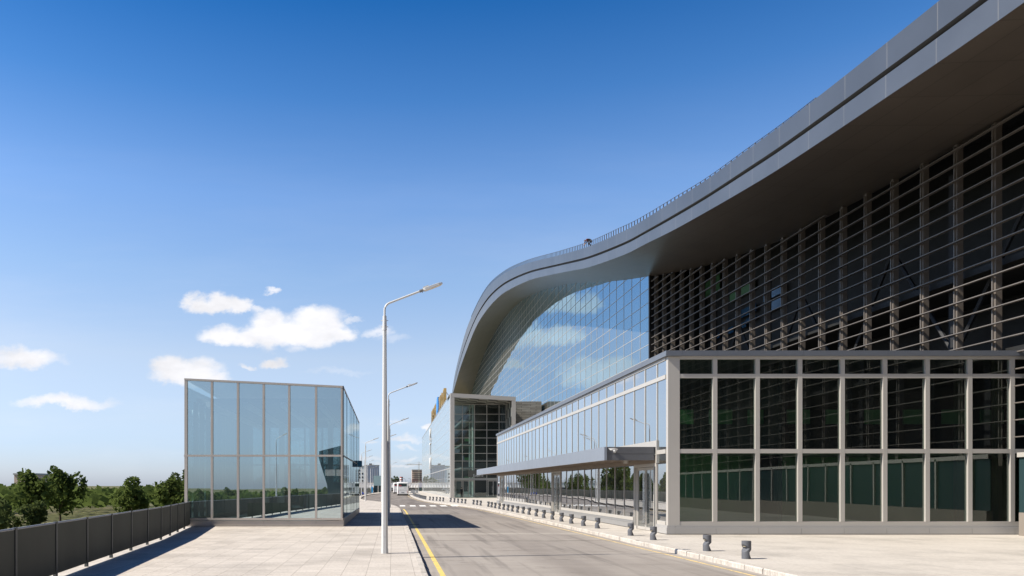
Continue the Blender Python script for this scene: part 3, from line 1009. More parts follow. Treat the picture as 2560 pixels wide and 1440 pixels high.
# plinth with a ledge
pl = MB()
pl.box(LX - 0.10, LX + 0.3, LY0 - 0.12, BY[0] - 0.02, 0.03, 0.30)
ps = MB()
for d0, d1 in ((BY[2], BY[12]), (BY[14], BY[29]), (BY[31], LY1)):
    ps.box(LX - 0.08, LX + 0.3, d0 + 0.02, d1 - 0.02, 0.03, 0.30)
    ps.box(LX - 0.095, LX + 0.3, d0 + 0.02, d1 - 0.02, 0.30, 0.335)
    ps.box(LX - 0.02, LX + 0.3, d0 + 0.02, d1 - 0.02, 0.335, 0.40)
pl.box(LX - 0.05, LX + 0.3, LY0 - 0.05, BY[0] - 0.02, 0.30, 0.40)
k = 12.5
pl.box(12.5, 14.285, LY0 - 0.118, LY0 + 0.2, 0.03, 0.30)
for j in range(11):
    pl.box(14.295 + 1.885 * j, 14.285 + 1.885 * (j + 1), LY0 - 0.12, LY0 + 0.2, 0.03, 0.30)
pl.box(12.51, FEND + 0.3, LY0 - 0.05, LY0 + 0.2, 0.30, 0.40)
pl.build('plinth', 'frame_panel', low)
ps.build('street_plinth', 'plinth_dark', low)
# cornice in panels
co = MB()
co.box(LX - 0.14, LX + 0.6, LY0 - 0.16, 40.0, 7.90, 8.13)
y = 40.0
while y < LY1:
    co.box(LX - 0.14, LX + 0.6, y + 0.008, min(y + 5.0, LY1 + 0.1) - 0.0, 7.90, 8.13)
    y += 5.0
x = LX + 0.6
for wdt in (1.55, 1.885 * 2, 1.885 * 2, 1.885 * 2, 1.885 * 2, 1.885 * 2, 2.5):
    co.box(x + 0.008, x + wdt, LY0 - 0.16, LY0 + 0.6, 7.90, 8.13)
    x += wdt
co.build('cornice', 'cornice', low)
ro = MB()
ro.box(LX + 0.6, 40, LY0 + 0.6, LY1, 7.95, 8.05)
ro.build('roof', 'reveal', low)
# far end wall and inside
ew = MB()
ew.box(LX + 0.0, 27.4, LY1 - 0.2, LY1, 0, 7.9)
ew.build('end_wall', 'frame_panel', low)
iw = MB()
iw.prism([(12.85, 34.5), (12.85, 34.6), (19.0, 38.2), (FEND + 1, 38.2), (FEND + 1, 38.1), (19.0, 38.1)], 0.06, 3.6)
iw.build('partition', 'green_wall', low)
iw = MB()
iw.box(12.4, FEND + 1, LY0 + 0.2, LY1 - 0.3, -0.0, 0.05)
iw.box(12.45, FEND + 1, 34.0, LY1 - 0.3, 3.62, 3.76)  # upper slab added to keep the upper storey dark
iw.build('floor_slab', 'interior_mid', low)
iw = MB()
iw.box(18.0, 18.2, 35.5, LY1 - 0.3, 0.05, 7.9)
iw.box(18.3, FEND + 1, 38.5, 38.7, 3.8, 7.9)
iw.build('inner_wall', 'interior', low)
iw = MB()
for k in range(11):
    iw.box(13.5 + 1.885 * k, 14.6 + 1.885 * k, 36.9, 37.0, 5.15, 5.85)
iw.build('lit_patch_strip', 'green_wall', low)  # green strips stand in for lit patches of the upper ceiling
# doors
def street_door(y0, y1):
    d = MB()
    xa, xb = LX - 0.03, LX + 0.10
    for q in (y0, y0 + 0.29, y1 - 0.36, y1 - 0.07):
        d.box(xa, xb, q, q + 0.07, 0.0, 3.2)
    d.box(xa, xb, y0 + 0.36, y1 - 0.36, 3.05, 3.2)
    for q in (y0 + 0.07, y1 - 0.29):
        d.box(xa, xb, q, q + 0.22, 0.0, 0.16)
        d.box(xa, xb, q, q + 0.22, 3.05, 3.2)
    root = d.build('door', 'frame', low)
    for q in (y0 + 0.07, y1 - 0.29):
        pane('side_light', [(LX + 0.02, q + 0.22, 0.16), (LX + 0.02, q, 0.16), (LX + 0.02, q, 3.05), (LX + 0.02, q + 0.22, 3.05)], 'glass_side', root, 0.003, 0.002)
    ym = (y0 + y1) / 2
    for s, (a, b) in ((-1, (y0 + 0.38, ym - 0.012)), (1, (ym + 0.012, y1 - 0.38))):
        lf = MB()
        x0, x1 = LX + 0.02, LX + 0.07
        lf.box(x0, x1, a, a + 0.10, 0.02, 3.03)
        lf.box(x0, x1, b - 0.10, b, 0.02, 3.03)
        lf.box(x0, x1, a + 0.10, b - 0.10, 0.02, 0.16)
        lf.box(x0, x1, a + 0.10, b - 0.10, 2.90, 3.03)
        lo = lf.build('door_leaf', 'frame', root)
        pane('door_pane', [(LX + 0.045, b - 0.10, 0.16), (LX + 0.045, a + 0.10, 0.16), (LX + 0.045, a + 0.10, 2.90), (LX + 0.045, b - 0.10, 2.90)], 'door_glass', root, 0.003, 0.002)
        hy = b - 0.05 if s < 0 else a + 0.05
        h = MB()
        h.cyl(LX - 0.07, hy, 0.35, 2.75, 0.032, n=10)
        for hz in (0.6, 1.55, 2.5):
            h.box(LX - 0.07, LX + 0.02, hy - 0.012, hy + 0.012, hz - 0.012, hz + 0.012)
        h.build('door_handle', 'steel', root)
    return root
for d in DOORS:
    street_door(BY[d] + 0.06, BY[d + 2] - 0.06)
# canopy over the pavement
CX, CY0, CY1, CZ0, CZ1 = 9.8, 35.2, LY1, 3.34, 3.96
ca = MB()
y = CY0
while y < CY1 - 0.1:
    ca.box(CX, CX + 0.12, y + 0.006, min(y + 1.665, CY1), CZ0, CZ1)
    y += 1.665
can = ca.build('canopy', 'canopy', low)
cb = MB()
cb.box(CX + 0.14, LX - 0.06, CY0 + 0.05, CY0 + 0.2, CZ0, 3.625)
cb.box(CX + 0.14, LX - 0.06, CY0 + 0.05, CY0 + 0.2, 3.64, CZ1)
cb.box(CX + 0.121, CX + 0.139, CY0 + 0.09, CY0 + 0.2, CZ0, CZ1)
cb.build('canopy_end', 'canopy_dark', can)
cb = MB()
cb.box(CX + 0.12, LX - 0.06, CY0 + 0.2, CY1, CZ1 - 0.08, CZ1 - 0.01)
cb.build('canopy_top', 'canopy_dark', can)
cb = MB()
for y in BY:
    if y < CY1 - 0.2:
        cb.box(CX + 0.12, LX - 0.06, y + 0.42, y + 0.55, CZ0 + 0.02, CZ1 - 0.09)
for xx_ in (10.3, 10.75, 11.2, 11.65):
    cb.box(xx_ - 0.09, xx_ + 0.09, CY0 + 0.25, CY1, CZ0 + 0.06, CZ0 + 0.20)
cb.build('canopy_slats', 'brown', can)
cb = MB()
cb.cyl(11.1, 36.2, CZ0 - 0.12, CZ0 + 0.1, 0.12, n=16)
cb.build('downlight', 'frame', can, smooth=True)
# torn film at the canopy end
tb = MB()
rings = []
for k in range(7):
    z = 3.88 - 0.03 * k
    rings.append([(9.96 + 0.10 * k * 0.55 + random.uniform(-.03, .03), CY0 - 0.04 + random.uniform(-.03, .03), z + random.uniform(-.02, .02)),
                  (10.25 + random.uniform(-.05, .05), CY0 - 0.09 + random.uniform(-.03, .03), z + 0.02),
                  (10.42 - 0.02 * k + random.uniform(-.03, .03), CY0 - 0.03 + random.uniform(-.03, .03), z - 0.02),
                  (10.2, CY0 + 0.03, z)])
tb.rings(rings)
tb.build('torn_film', 'white_plastic', can)

# ------------------------------------------------------------------ bollards
def make_bollard():
    root = thing('bollard', 'b', 'bollard', (0, 0, 0))
    Rr, H, N = 0.133, 0.535, 40
    mb = MB()
    zs = [0, 0.004, 0.20, 0.245, 0.27, 0.29, 0.315, 0.335, 0.35, 0.365, 0.40, 0.44, 0.52, 0.532, 0.535]
    zs = sorted(set(zs + [0.21 + 0.011 * i for i in range(20)]))
    rings = []
    pl_, pr_ = math.atan2(-0.22, -0.97), math.atan2(-0.22, 0.97)
    for z in zs:
        dl = min(1.0, 0.12 + 1.35 * abs(z - 0.318) / Rr * 0.75)
        dr = min(1.0, 0.40 + 1.25 * abs(z - 0.205) / Rr * 0.75)
        rr = Rr - (0.006 if z > 0.533 else 0.0)
        ring = []
        for i in range(N):
            a = 2 * math.pi * i / N
            r = rr
            ca_ = math.cos(a - pl_)
            if ca_ > 1e-3: r = min(r, dl * Rr / ca_)
            cb_ = math.cos(a - pr_)
            if cb_ > 1e-3: r = min(r, dr * Rr / cb_)
            ring.append((r * math.cos(a), r * math.sin(a), z))
        rings.append(ring)
    mb.rings(rings)
    mb.build('bollard_body', 'bollard', root, smooth=True, auto=28)
    s = MB()
    dx_, dy_ = math.cos(pl_), math.sin(pl_)
    nx_, ny_ = -dy_, dx_
    c0 = 0.078
    s.hexa([(dx_ * (c0 - 0.018) + nx_ * w, dy_ * (c0 - 0.018) + ny_ * w, 0.352) for w in (-0.05, 0.05)] + [(dx_ * (c0 + 0.016) + nx_ * w, dy_ * (c0 + 0.016) + ny_ * w, 0.368) for w in (0.05, -0.05)],
           [(dx_ * (c0 - 0.018) + nx_ * w, dy_ * (c0 - 0.018) + ny_ * w, 0.364) for w in (-0.05, 0.05)] + [(dx_ * (c0 + 0.016) + nx_ * w, dy_ * (c0 + 0.016) + ny_ * w, 0.380) for w in (0.05, -0.05)])
    s.build('light_strip', 'bollard_strip', root)
    return root
BO = [(1866, 1397), (1767.8, 1377.5), (1633.7, 1350), (1577, 1339), (1494, 1321), (1459, 1314.7), (1428.7, 1309), (1404, 1304), (1381.3, 1299), (1359.7, 1295), (1341, 1291), (1323, 1287), (1308, 1284), (1294, 1281.7),
      (1281, 1279), (1270, 1276.7), (1259, 1274.7), (1248.7, 1272.7), (1238, 1270.7), (1229, 1268.7), (1221, 1267), (1201.6, 1264), (1192.8, 1262.6), (1183.8, 1261.3),
      (1163.4, 1259), (1154.7, 1258), (1145, 1257), (1136, 1256), (1126.7, 1255), (1108, 1253.6), (1100, 1252.8), (1091.7, 1252), (1082.7, 1251.4), (1074.7, 1250.6)]
ORD = ['nearest', 'second', 'third', 'fourth', 'fifth', 'sixth', 'seventh', 'eighth', 'ninth', 'tenth', 'eleventh', 'twelfth', 'thirteenth', 'fourteenth', 'fifteenth', 'sixteenth', 'seventeenth', 'eighteenth', 'nineteenth', 'twentieth', 'twenty-first']
proto = make_bollard()
BG = 'notched grey bollards along the right kerb'
first = True
def put_bollard(x, y, label):
    global first
    o = proto if first else copy_tree(proto)
    first = False
    o.location = (x, y, 0)
    o.rotation_euler = (0, 0, random.uniform(-0.12, 0.12))
    o['label'] = label
    o['group'] = BG
for i, (u, v) in enumerate(BO):
    y = F * CAMZ / (v - V0)
    x = (u - U0) * y / F
    if i == 0: lab = 'dark grey notched stone bollard nearest the camera, rightmost of the kerb row'
    elif i < 21: lab = 'dark grey notched bollard, %s counting from the right end of the kerb row' % ORD[i]
    elif i < 24: lab = 'dark grey notched bollard, %s of three before the canopy tip' % ('right one', 'middle one', 'left one')[i - 21]
    elif i < 29: lab = 'dark notched bollard, %s of five before the hall entrance frame' % ('first from right', 'second from right', 'middle one', 'second from left', 'first from left')[i - 24]
    else: lab = 'dark notched bollard, %s of five left of the hall frame' % ('first from right', 'second from right', 'middle one', 'second from left', 'first from left')[i - 29]
    put_bollard(x, y, lab)
for k in range(20):
    y = 113.5 + 2.55 * k
    put_bollard(xs_at(RKs, y) + 0.62, y, 'small dark bollard in the tightly packed far run beside the white bus')

# ------------------------------------------------------------------ street lamps
def make_lamp():
    root = thing('street_lamp', 'l', 'street lamp', (0, 0, 0))
    p = MB()
    p.cyl(0, 0, 0.0, 7.28, 0.118, 0.066, 8, R(22.5))
    p.build('pole', 'galv', root)
    b = MB()
    b.cyl(0, 0, 0.0, 0.14, 0.128, 0.124, 8, R(22.5))
    b.build('base_cover', 'galv', root)
    b = MB()
    b.box(-0.045, 0.045, -0.112, -0.100, 0.55, 0.95)
    b.build('hatch', 'galv', root)
    c = MB()
    c.cyl(0, 0, 7.16, 7.62, 0.072, 0.060, 16)
    for z in (7.27, 7.47):
        c.tube([(-0.115, 0, z), (0.115, 0, z)], 0.012, 6)
        c.tube([(0, -0.115, z + 0.02), (0, 0.115, z + 0.02)], 0.012, 6)
    c.build('collar', 'galv', root, smooth=True)
    a = MB()
    pts = [(0.0, 0, 7.45), (0.0, 0, 7.80)]
    ang0, ang1 = 90.0, 21.0
    rad = 0.26
    cx, cz = rad, 7.80
    for k in range(1, 9):
        g = R(180 - (ang0 - ang1) * k / 8)
        pts.append((cx + rad * math.cos(g), 0, cz + rad * math.sin(g)))
    e = Vector(pts[-1])
    d = Vector((math.cos(R(ang1)), 0, math.sin(R(ang1))))
    pts.append(tuple(e + d * 1.15))
    a.tube(pts, 0.034, 12)
    a.build('arm', 'galv', root, smooth=True)
    e2 = e + d * 1.05
    nrm = Vector((-d.z, 0, d.x))
    h = MB()
    def P(s_, w, hh): return tuple(e2 + d * s_ + Vector((0, w, 0)) + nrm * hh)
    L0, L1 = 0.08, 0.72
    sec = []
    for s_, w, h0, h1 in ((0.10, 0.07, -0.03, 0.035), (0.16, 0.115, -0.05, 0.035), (0.62, 0.115, -0.05, 0.025), (0.71, 0.095, -0.045, 0.012), (0.75, 0.05, -0.035, 0.0)):
        sec.append([P(s_, -w, h0), P(s_, w, h0), P(s_, w, h1 - 0.01), P(s_, w * 0.8, h1), P(s_, -w * 0.8, h1), P(s_, -w, h1 - 0.01)])
    h.rings(sec)
    hd = h.build('lamp_head', 'galv', root)
    g = MB()
    g.hexa([P(0.12, -0.05, 0.037), P(0.30, -0.05, 0.034), P(0.30, 0.05, 0.034), P(0.12, 0.05, 0.037)], [P(0.12, -0.05, 0.085), P(0.30, -0.05, 0.08), P(0.30, 0.05, 0.08), P(0.12, 0.05, 0.085)])
    g.build('driver_box', 'galv', hd)
    g = MB()
    g.hexa([P(0.34, -0.098, -0.058), P(0.70, -0.085, -0.054), P(0.70, 0.085, -0.054), P(0.34, 0.098, -0.058)], [P(0.34, -0.098, -0.049), P(0.70, -0.085, -0.043), P(0.70, 0.085, -0.043), P(0.34, 0.098, -0.049)])
    g.build('lens', 'lens', hd)
    g = MB()
    g.tube([tuple(e + d * 1.02), tuple(e + d * 1.20)], 0.046, 10)
    g.tube([tuple(e + d * 1.10 - nrm * 0.07), tuple(e + d * 1.10 + nrm * 0.05)], 0.012, 6)
    g.build('clamp', 'galv_dark', root, smooth=True)
    return root
lamp = make_lamp()
LAMPS = [(-0.263, 24.4, 0, 'tall galvanised octagonal street lamp, nearest one, whole pole on the left pavement'),
         (-0.28, 48.2, 0, 'second street lamp, half hidden behind the nearest pole, its foot in the pavilion shadow'),
         (-0.30, 73.4, 0, 'third street lamp, arm reaching right from behind the two near poles'),
         (-1.40, 97.0, 0, 'fourth street lamp, only the arm tip showing just right of the near poles'),
         (-3.75, 104.5, -0.10, 'street lamp at the pavement edge midway between pavilion corner and near lamp'),
         (-5.75, 140.0, 0.05, 'far street lamp whose arm points at the pole between pavilion and near lamp'),
         (-6.3, 168.0, 0.05, 'farther street lamp with its arm just under the other arms by the pavilion'),
         (-6.6, 196.0, 0.0, 'distant small lamp arm low beside the grey clad tower'),
         (-5.75, 165.0, 0.35, 'far street lamp standing in front of the grey tower, left of the blue totem'),
         (-5.95, 205.0, 0.3, 'far street lamp right behind the blue totem sign'),
         (-14.9, -16.3, 0.5, 'street lamp beyond the near fence, mirrored as a thin pole in the pavilion glass'),
         (-0.55, 215.0, 0.2, 'distant street lamp right of the second near pole, left of the buses')]
LG = 'street lamps along the left kerb'
for i, (x, y, rz, lab) in enumerate(LAMPS):
    o = lamp if i == 0 else copy_tree(lamp)
    o.location = (x, y, 0)
    o.rotation_euler = (0, 0, rz)
    o['label'] = lab
    o['group'] = LG
    if i == 8: o.scale = (1, 1, 0.78)
    if i == 9: o.scale = (1, 1, 0.83)

# ------------------------------------------------------------------ main terminal with the wave roof
XF, XG = 21.0, 27.6
TOP = [(1966, 303), (1868, 374.5), (1764, 450.5), (1682, 503), (1615, 546), (1560, 577), (1471.5, 616), (1398, 638), (1311.7, 660.6), (1257, 686), (1215.8, 723), (1184, 780), (1161.5, 838), (1139, 927), (1130, 982)]
BOT = [(1966, 411.7), (1868, 471.7), (1764, 531.7), (1682, 577), (1615, 610), (1560, 637.5), (1473, 668), (1423.5, 678), (1369, 689), (1324.5, 700.6), (1279.7, 721), (1247.8, 742), (1216, 777), (1190, 818.8), (1168, 873), (1148.8, 927), (1134, 978.5)]
GT = [(1965.7, 586.5), (1853.8, 630.6), (1746, 666), (1622.8, 691), (1558, 702), (1491.7, 707), (1449, 708.5), (1412.8, 712.5), (1366, 723), (1333.8, 734.4), (1300, 754), (1254.7, 800), (1220, 861), (1197.8, 918), (1178.3, 983)]
def prof(pts, X_, head):
    out = list(head)
    for u, v in pts:
        y = X_ * F / (u - U0)
        out.append((y, CAMZ + (V0 - v) * y / F))
    y1, z1 = out[-1]
    y0, z0 = out[-2]
    s = (z1 - z0) / (y1 - y0)
    out.append((y1 + 10, z1 + s * 11))
    out.append((y1 + 22, max(1.0, z1 + s * 26)))
    return out
pt = prof(TOP, XF, [(-75, 20.0), (-20, 20.0), (12, 20.15), (25, 20.6), (33, 21.05)])
pb_ = prof(BOT, XF, [(-75, 17.6), (-20, 17.6), (12, 17.8), (25, 18.2), (33, 18.7)])
pg_ = prof(GT, XG, [(-75, 17.9), (-20, 18.0), (12, 18.3), (25, 18.6), (40, 19.1)])
# common sampling by y (cubic through the points)
def sampler(pts):
    cs = smoothcurve([(y, z, 0) for y, z in pts], 14)
    ys = [p.x for p in cs]
    zs = [p.y for p in cs]
    return lambda y: interp(ys, zs, y)
fT, fB, fG = sampler(pt), sampler(pb_), sampler(pg_)
YS = []
y = -75.0
while y < 283:
    YS.append(y)
    y += 4.0 if y < 10 else (1.5 if y < 120 else 1.0)
YEND = YS[-1]
term = thing('station_building', 'huge station building with a wave shaped metal roof over a blue mirror glass facade', 'building', (XF, 80, 0))
def ribbon(name, fa, fb, xa, xb, mat, uvmode='arc', smooth=True):
    mb = MB()
    arc = 0.0
    va, vb, uva, uvb = [], [], [], []
    for i, y in enumerate(YS):
        if i:
            arc += math.hypot(YS[i] - YS[i - 1], 0.0 if uvmode == 'y' else fa(YS[i]) - fa(YS[i - 1]))
        va.append((xa, y, fa(y)))
        vb.append((xb, y, fb(y)))
        w = math.hypot(xb - xa, fb(y) - fa(y))
        uva.append((arc + 0.7, 0.6))
        uvb.append((arc + 0.7, 0.6 + w))
    n = len(YS)
    mb.add(va + vb, [(i, i + 1, n + i + 1, n + i) for i in range(n - 1)])
    mb.uv = uva + uvb
    return mb.build(name, mat, term, smooth=smooth)
th = lambda y: fT(y) - fB(y)
f1 = lambda y: fT(y) - 0.475 * th(y)           # bottom of upper band
f2 = lambda y: fT(y) - 0.595 * th(y)           # top of lower band
ribbon('upper_fascia', f1, fT, XF, XF, 'fascia', 'y')
ribbon('fascia_reveal', f2, f1, XF + 0.32, XF + 0.32, 'reveal')
ribbon('fascia_reveal_top', f1, f1, XF, XF + 0.32, 'reveal')
ribbon('lower_fascia_ledge', f2, f2, XF - 0.05, XF + 0.32, 'ledge')
ribbon('lower_fascia', fB, f2, XF - 0.05, XF - 0.05, 'fascia_low', 'y')
ribbon('soffit', fG, fB, XG + 0.5, XF - 0.05, 'soffit')
ribbon('roof', fT, lambda y: fT(y) + 0.3, XF, 95.0, 'roofing')
# railing on the roof edge
rl = MB()
rh = lambda y: interp([40, 52, 72, 300], [0.14, 0.20, 0.55, 0.58], y) if y > 40 else 0.14
y = 38.0
while y < 205:
    z = fT(y)
    rl.box(XF + 0.10, XF + 0.16, y - 0.045, y + 0.045, z - 0.05, z + rh(y))
    y += 0.79
ys_ = [38 + 1.5 * i for i in range(112)]
rl.tube([(XF + 0.13, y, fT(y) + rh(y)) for y in ys_], 0.022, 4)
rl.build('roof_railing', 'rail_roof', term)

# mirror facade: bays of 3 m, rows of 1.516 m
BAY, ROW, Z0R = 3.0, 1.516, 17.33
FY0 = 81.8
rows = [Z0R + ROW * k for k in range(-8, 20)]
NB = 63
cands = []
for i in range(NB):
    y0, y1 = FY0 + BAY * i, FY0 + BAY * (i + 1)
    t0, t1 = fG(y0) + 0.2, fG(y1) + 0.2
    for k in range(len(rows) - 1):
        za, zb = rows[k], rows[k + 1]
        if za >= max(t0, t1): break
        if zb <= min(t0, t1):
            poly = [(y1, za), (y0, za), (y0, zb), (y1, zb)]
        else:   # clip by the roof line
            poly = [(y1, za), (y0, za), (y0, zb), (y1, zb)]
            outp = []
            lim = lambda q: t0 + (t1 - t0) * (q[0] - y0) / BAY
            for a, b in zip(poly, poly[1:] + poly[:1]):
                da, db = lim(a) - a[1], lim(b) - b[1]
                if da >= 0: outp.append(a)
                if (da >= 0) != (db >= 0):
                    s = da / (da - db)
                    outp.append((lerp(a[0], b[0], s), lerp(a[1], b[1], s)))
            poly = outp
            if len(poly) < 3: continue
        yc = (y0 + y1) / 2
        vis = za > 9.5 + max(0, (yc - 88) * 0.05) and yc < 265
        cands.append((yc if vis else 1e4 + yc, poly))
cands.sort(key=lambda q: q[0])
rest = MB()
rest.nrm = []
for idx, (_, poly) in enumerate(cands):
    pts3 = [(XG + 0.01, a, b) for a, b in poly]
    if idx < 100:
        pane('facade_pane', pts3, 'glass_main', term, 0.0, 0.003)
    else:
        n0 = len(rest.v)
        rest.add(pts3, [tuple(range(len(pts3)))])
        nn = Vector((-1, random.uniform(-.003, .003), random.uniform(-.003, .003))).normalized()
        rest.nrm += [nn] * len(pts3)
tag(rest.build('facade_pane', 'glass_main', term), 'far field of blue mirror facade panes under the arch', kind='stuff')
mu = MB()
for i in range(NB + 1):
    y = FY0 + BAY * i
    mu.box(XG - 0.012, XG + 0.10, y - 0.04, y + 0.04, rows[0], fG(y) + 0.15)
for k, z in enumerate(rows):
    ys2 = [y for y in [FY0 + 0.5 * j for j in range(int(NB * BAY / 0.5) + 1)] if fG(y) + 0.1 > z]
    if not ys2: continue
    # one run (the arch is convex in this part)
    mu.box(XG - 0.010, XG + 0.09, ys2[0], ys2[-1], z - 0.033, z + 0.033)
mu.build('facade_grid', 'mullion', term)
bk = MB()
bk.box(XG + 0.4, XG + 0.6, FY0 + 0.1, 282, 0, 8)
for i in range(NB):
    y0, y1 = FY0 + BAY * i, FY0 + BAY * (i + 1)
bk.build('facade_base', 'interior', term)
# end jamb between mirror facade and louvres
jm = MB()
jm.box(XG - 0.10, XG + 0.5, FY0 - 0.30, FY0 - 0.045, 0, fG(FY0) + 0.2)
jm.build('facade_jamb', 'black_joint', term)
# louvre wall
yp = FY0 - 1.2
cols = []
while yp > -66:
    c_ = MB()
    c_.box(XG + 0.22, XG + 0.52, yp - 0.12, yp + 0.12, 0, fG(yp) + 0.2)
    c_.build('louvre_post', 'post_grey', term)
    cols.append(yp)
    yp -= 2.39
lv = MB()
zz = 4.3
while zz < 26:
    ys2 = [y for y in [-66 + 0.5 * j for j in range(int((FY0 + 66) / 0.5))] if fG(y) - 0.1 > zz]
    if ys2:
        lv.box(XG - 0.06, XG + 0.12, ys2[0], min(ys2[-1], FY0 - 0.31), zz, zz + 0.045)
    zz += 0.753
for c0 in cols:
    lv.box(XG + 0.14, XG + 0.24, c0 - 0.03, c0 + 0.03, 3.9, fG(c0) - 0.1)
lv.build('louvre', 'rail_dark', term)
ib = MB()
for i_, y in enumerate(YS):
    pass
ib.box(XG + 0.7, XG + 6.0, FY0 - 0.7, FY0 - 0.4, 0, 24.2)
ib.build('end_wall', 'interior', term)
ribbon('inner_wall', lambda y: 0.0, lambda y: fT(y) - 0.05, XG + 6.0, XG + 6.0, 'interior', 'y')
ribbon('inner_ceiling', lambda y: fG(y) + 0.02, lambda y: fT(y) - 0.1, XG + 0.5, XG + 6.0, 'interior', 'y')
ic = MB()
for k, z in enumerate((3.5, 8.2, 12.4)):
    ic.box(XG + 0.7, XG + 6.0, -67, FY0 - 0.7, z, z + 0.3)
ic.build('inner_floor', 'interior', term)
bw = MB()
bw.box(XG - 0.5, XG - 0.2, -66, 32.9, 0, 1.0)
bw.build('base_plinth', 'stone_plain', term)
bw = MB()
bw.box(XG - 0.4, XG - 0.34, -66, 33.0, 1.0, 3.5)
bw.build('base_glazing', 'kiosk_dark', term)
bw = MB()
yq = -66.0
while yq < 33:
    bw.box(XG - 0.5, XG - 0.3, yq - 0.06, yq + 0.06, 1.0, 3.5)
    yq += 2.39
bw.box(XG - 0.5, XG - 0.3, -66, 33.0, 3.4, 3.6)
bw.build('base_frame', 'frame', term)
ip = MB()
for j in range(14):
    y = -60 + j * 10
    ip.tube([(XG + 2.0, y, 9), (XG + 2.0, y + 5, 16)], 0.12, 6)
    ip.tube([(XG + 2.0, y + 5, 16), (XG + 2.0, y + 10, 9)], 0.12, 6)
    ip.box(XG + 1.8, XG + 2.2, y - 0.2, y + 0.2, 0, 18.5)
ip.build('inner_truss', 'reveal', term)
gp = MB()
for (u0, u1, v0, v1, dd) in ((1742, 1800, 700, 742, 5.8), (1826, 1888, 716, 742, 5.8)):
    y = (XG + dd) * F / ((u0 + u1) / 2 - U0)
    y0, y1 = (XG + dd) * F / (u1 - U0), (XG + dd) * F / (u0 - U0)
    gp.box(XG + dd - 0.05, XG + dd + 0.02, y0, y1, CAMZ + (V0 - v1) * y / F, CAMZ + (V0 - v0) * y / F)
gp.build('inner_panel', 'green_wall', term)
for (u0, u1, v0, v1) in ((1840, 1890, 770, 790), (1866, 1890, 792, 805), (1842, 1866, 808, 822), (1910, 1962, 720, 742), (1912, 1958, 752, 775), (1812, 1834, 820, 835), (1780, 1800, 838, 848)):
    dd = 5.7
    y = (XG + dd) * F / ((u0 + u1) / 2 - U0)
    y0, y1 = (XG + dd) * F / (u1 - U0), (XG + dd) * F / (u0 - U0)
    gp = MB()
    gp.box(XG + dd - 0.05, XG + dd + 0.02, y0, y1, CAMZ + (V0 - v1) * y / F, CAMZ + (V0 - v0) * y / F)
    gp.build('inner_sky_pane', 'bluepane', term)

# ------------------------------------------------------------------ entrance hall with portal
HX0, HX1, HY0, HY1 = 9.6, 20.5, 126.7, 250.0
def htop(x): return 17.5 - (x - HX0) * 0.058
hall = thing('entrance_hall', 'tall glass entrance hall with a grey square portal frame facing the street', 'building', (HX0, HY0, 0))
pf = MB()
W_ = 0.68
pf.box(HX0, HX0 + W_, HY0, HY0 + 1.2, 0, 16.82)
pf.hexa([(HX0, HY0, 16.82), (HX1, HY0, htop(HX1) - 0.68), (HX1, HY0 + 6.6, htop(HX1) - 0.68), (HX0, HY0 + 6.6, 16.82)], [(HX0, HY0, htop(HX0)), (HX1, HY0, htop(HX1)), (HX1, HY0 + 6.6, htop(HX1)), (HX0, HY0 + 6.6, htop(HX0))])
pf.box(HX1 - W_, HX1, HY0, HY0 + 6.6, 0, htop(HX1) - 0.68)
pf.build('portal_frame', 'frame', hall)
sfm = MB()
z_a, z_b = 16.80, htop(HX1) - 0.70
sfm.add([(HX0 + 0.05, HY0 + 0.02, z_a), (HX1 - W_, HY0 + 0.02, z_b), (HX1 - W_, HY0 + 6.4, z_b), (HX0 + 0.05, HY0 + 6.4, z_a)], [(0, 3, 2, 1)])
sfm.uv = [(0, 0), (9.6, 0), (9.6, 6.4), (0, 6.4)]
sfm.build('portal_soffit', 'check', hall)
sfm = MB()
xr = HX1 - W_ - 0.012
sfm.add([(xr, HY0 + 0.02, 0), (xr, HY0 + 6.4, 0), (xr, HY0 + 6.4, z_b - .02), (xr, HY0 + 0.02, z_b - .02)], [(0, 1, 2, 3)])
sfm.uv = [(0, 0), (6.4, 0), (6.4, 16), (0, 16)]
sfm.build('portal_reveal', 'check', hall)
# left glass skin along the street
gs = MB()
gs.quad((HX0, HY1, 0.3), (HX0, HY0 + 1.2, 0.3), (HX0, HY0 + 1.2, 17.45), (HX0, HY1, 17.45))
gs.build('side_glazing', 'glass_hall', hall)
gm_ = MB()
for k in range(1, 11):
    gm_.box(HX0 - 0.008, HX0 + 0.08, HY0 + 1.2, HY1, 1.65 * k - 0.02, 1.65 * k + 0.02)
y = HY0 + 2.4
while y < HY1:
    gm_.box(HX0 - 0.004, HX0 + 0.07, y - 0.03, y + 0.03, 0.3, 17.4)
    y += 2.4
gm_.box(HX0 - 0.05, HX0 + 0.10, HY0 + 1.2, HY1, 17.38, 17.5)
gm_.box(HX0 - 0.05, HX0 + 0.10, HY0 + 1.2, HY1, 4.9, 5.05)
gm_.box(HX0 - 0.05, HX0 + 0.2, HY0 + 1.2, HY1, 0.0, 0.3)
gm_.build('side_grid', 'mullion', hall)
hr = MB()
hr.box(HX0 + 0.1, HX1, HY0 + 6.6, HY1, 17.0, 17.3)
hr.box(HX0 + 0.1, HX1, HY1 - 0.2, HY1, 0, 17)
hr.build('hall_roof', 'plaza', hall)
hr = MB()
hr.box(20.65, 27.45, 150.1, 281, 0, 17.2)
hr.build('bounce_block', 'plaza', hall)  # pale block added to bounce sunlight up onto the soffit
hi = MB()
hi.box(HX0 + 5.5, HX0 + 5.7, HY0 + 12, HY1 - 0.3, 0.1, 17)
hi.box(HX0 + 5.2, HX1 - 0.2, HY0 + 11.8, HY0 + 12, 0.1, 17)
hi.box(HX1 - 0.3, HX1 - 0.05, HY0 + 6.6, HY0 + 12, 0.1, 17)
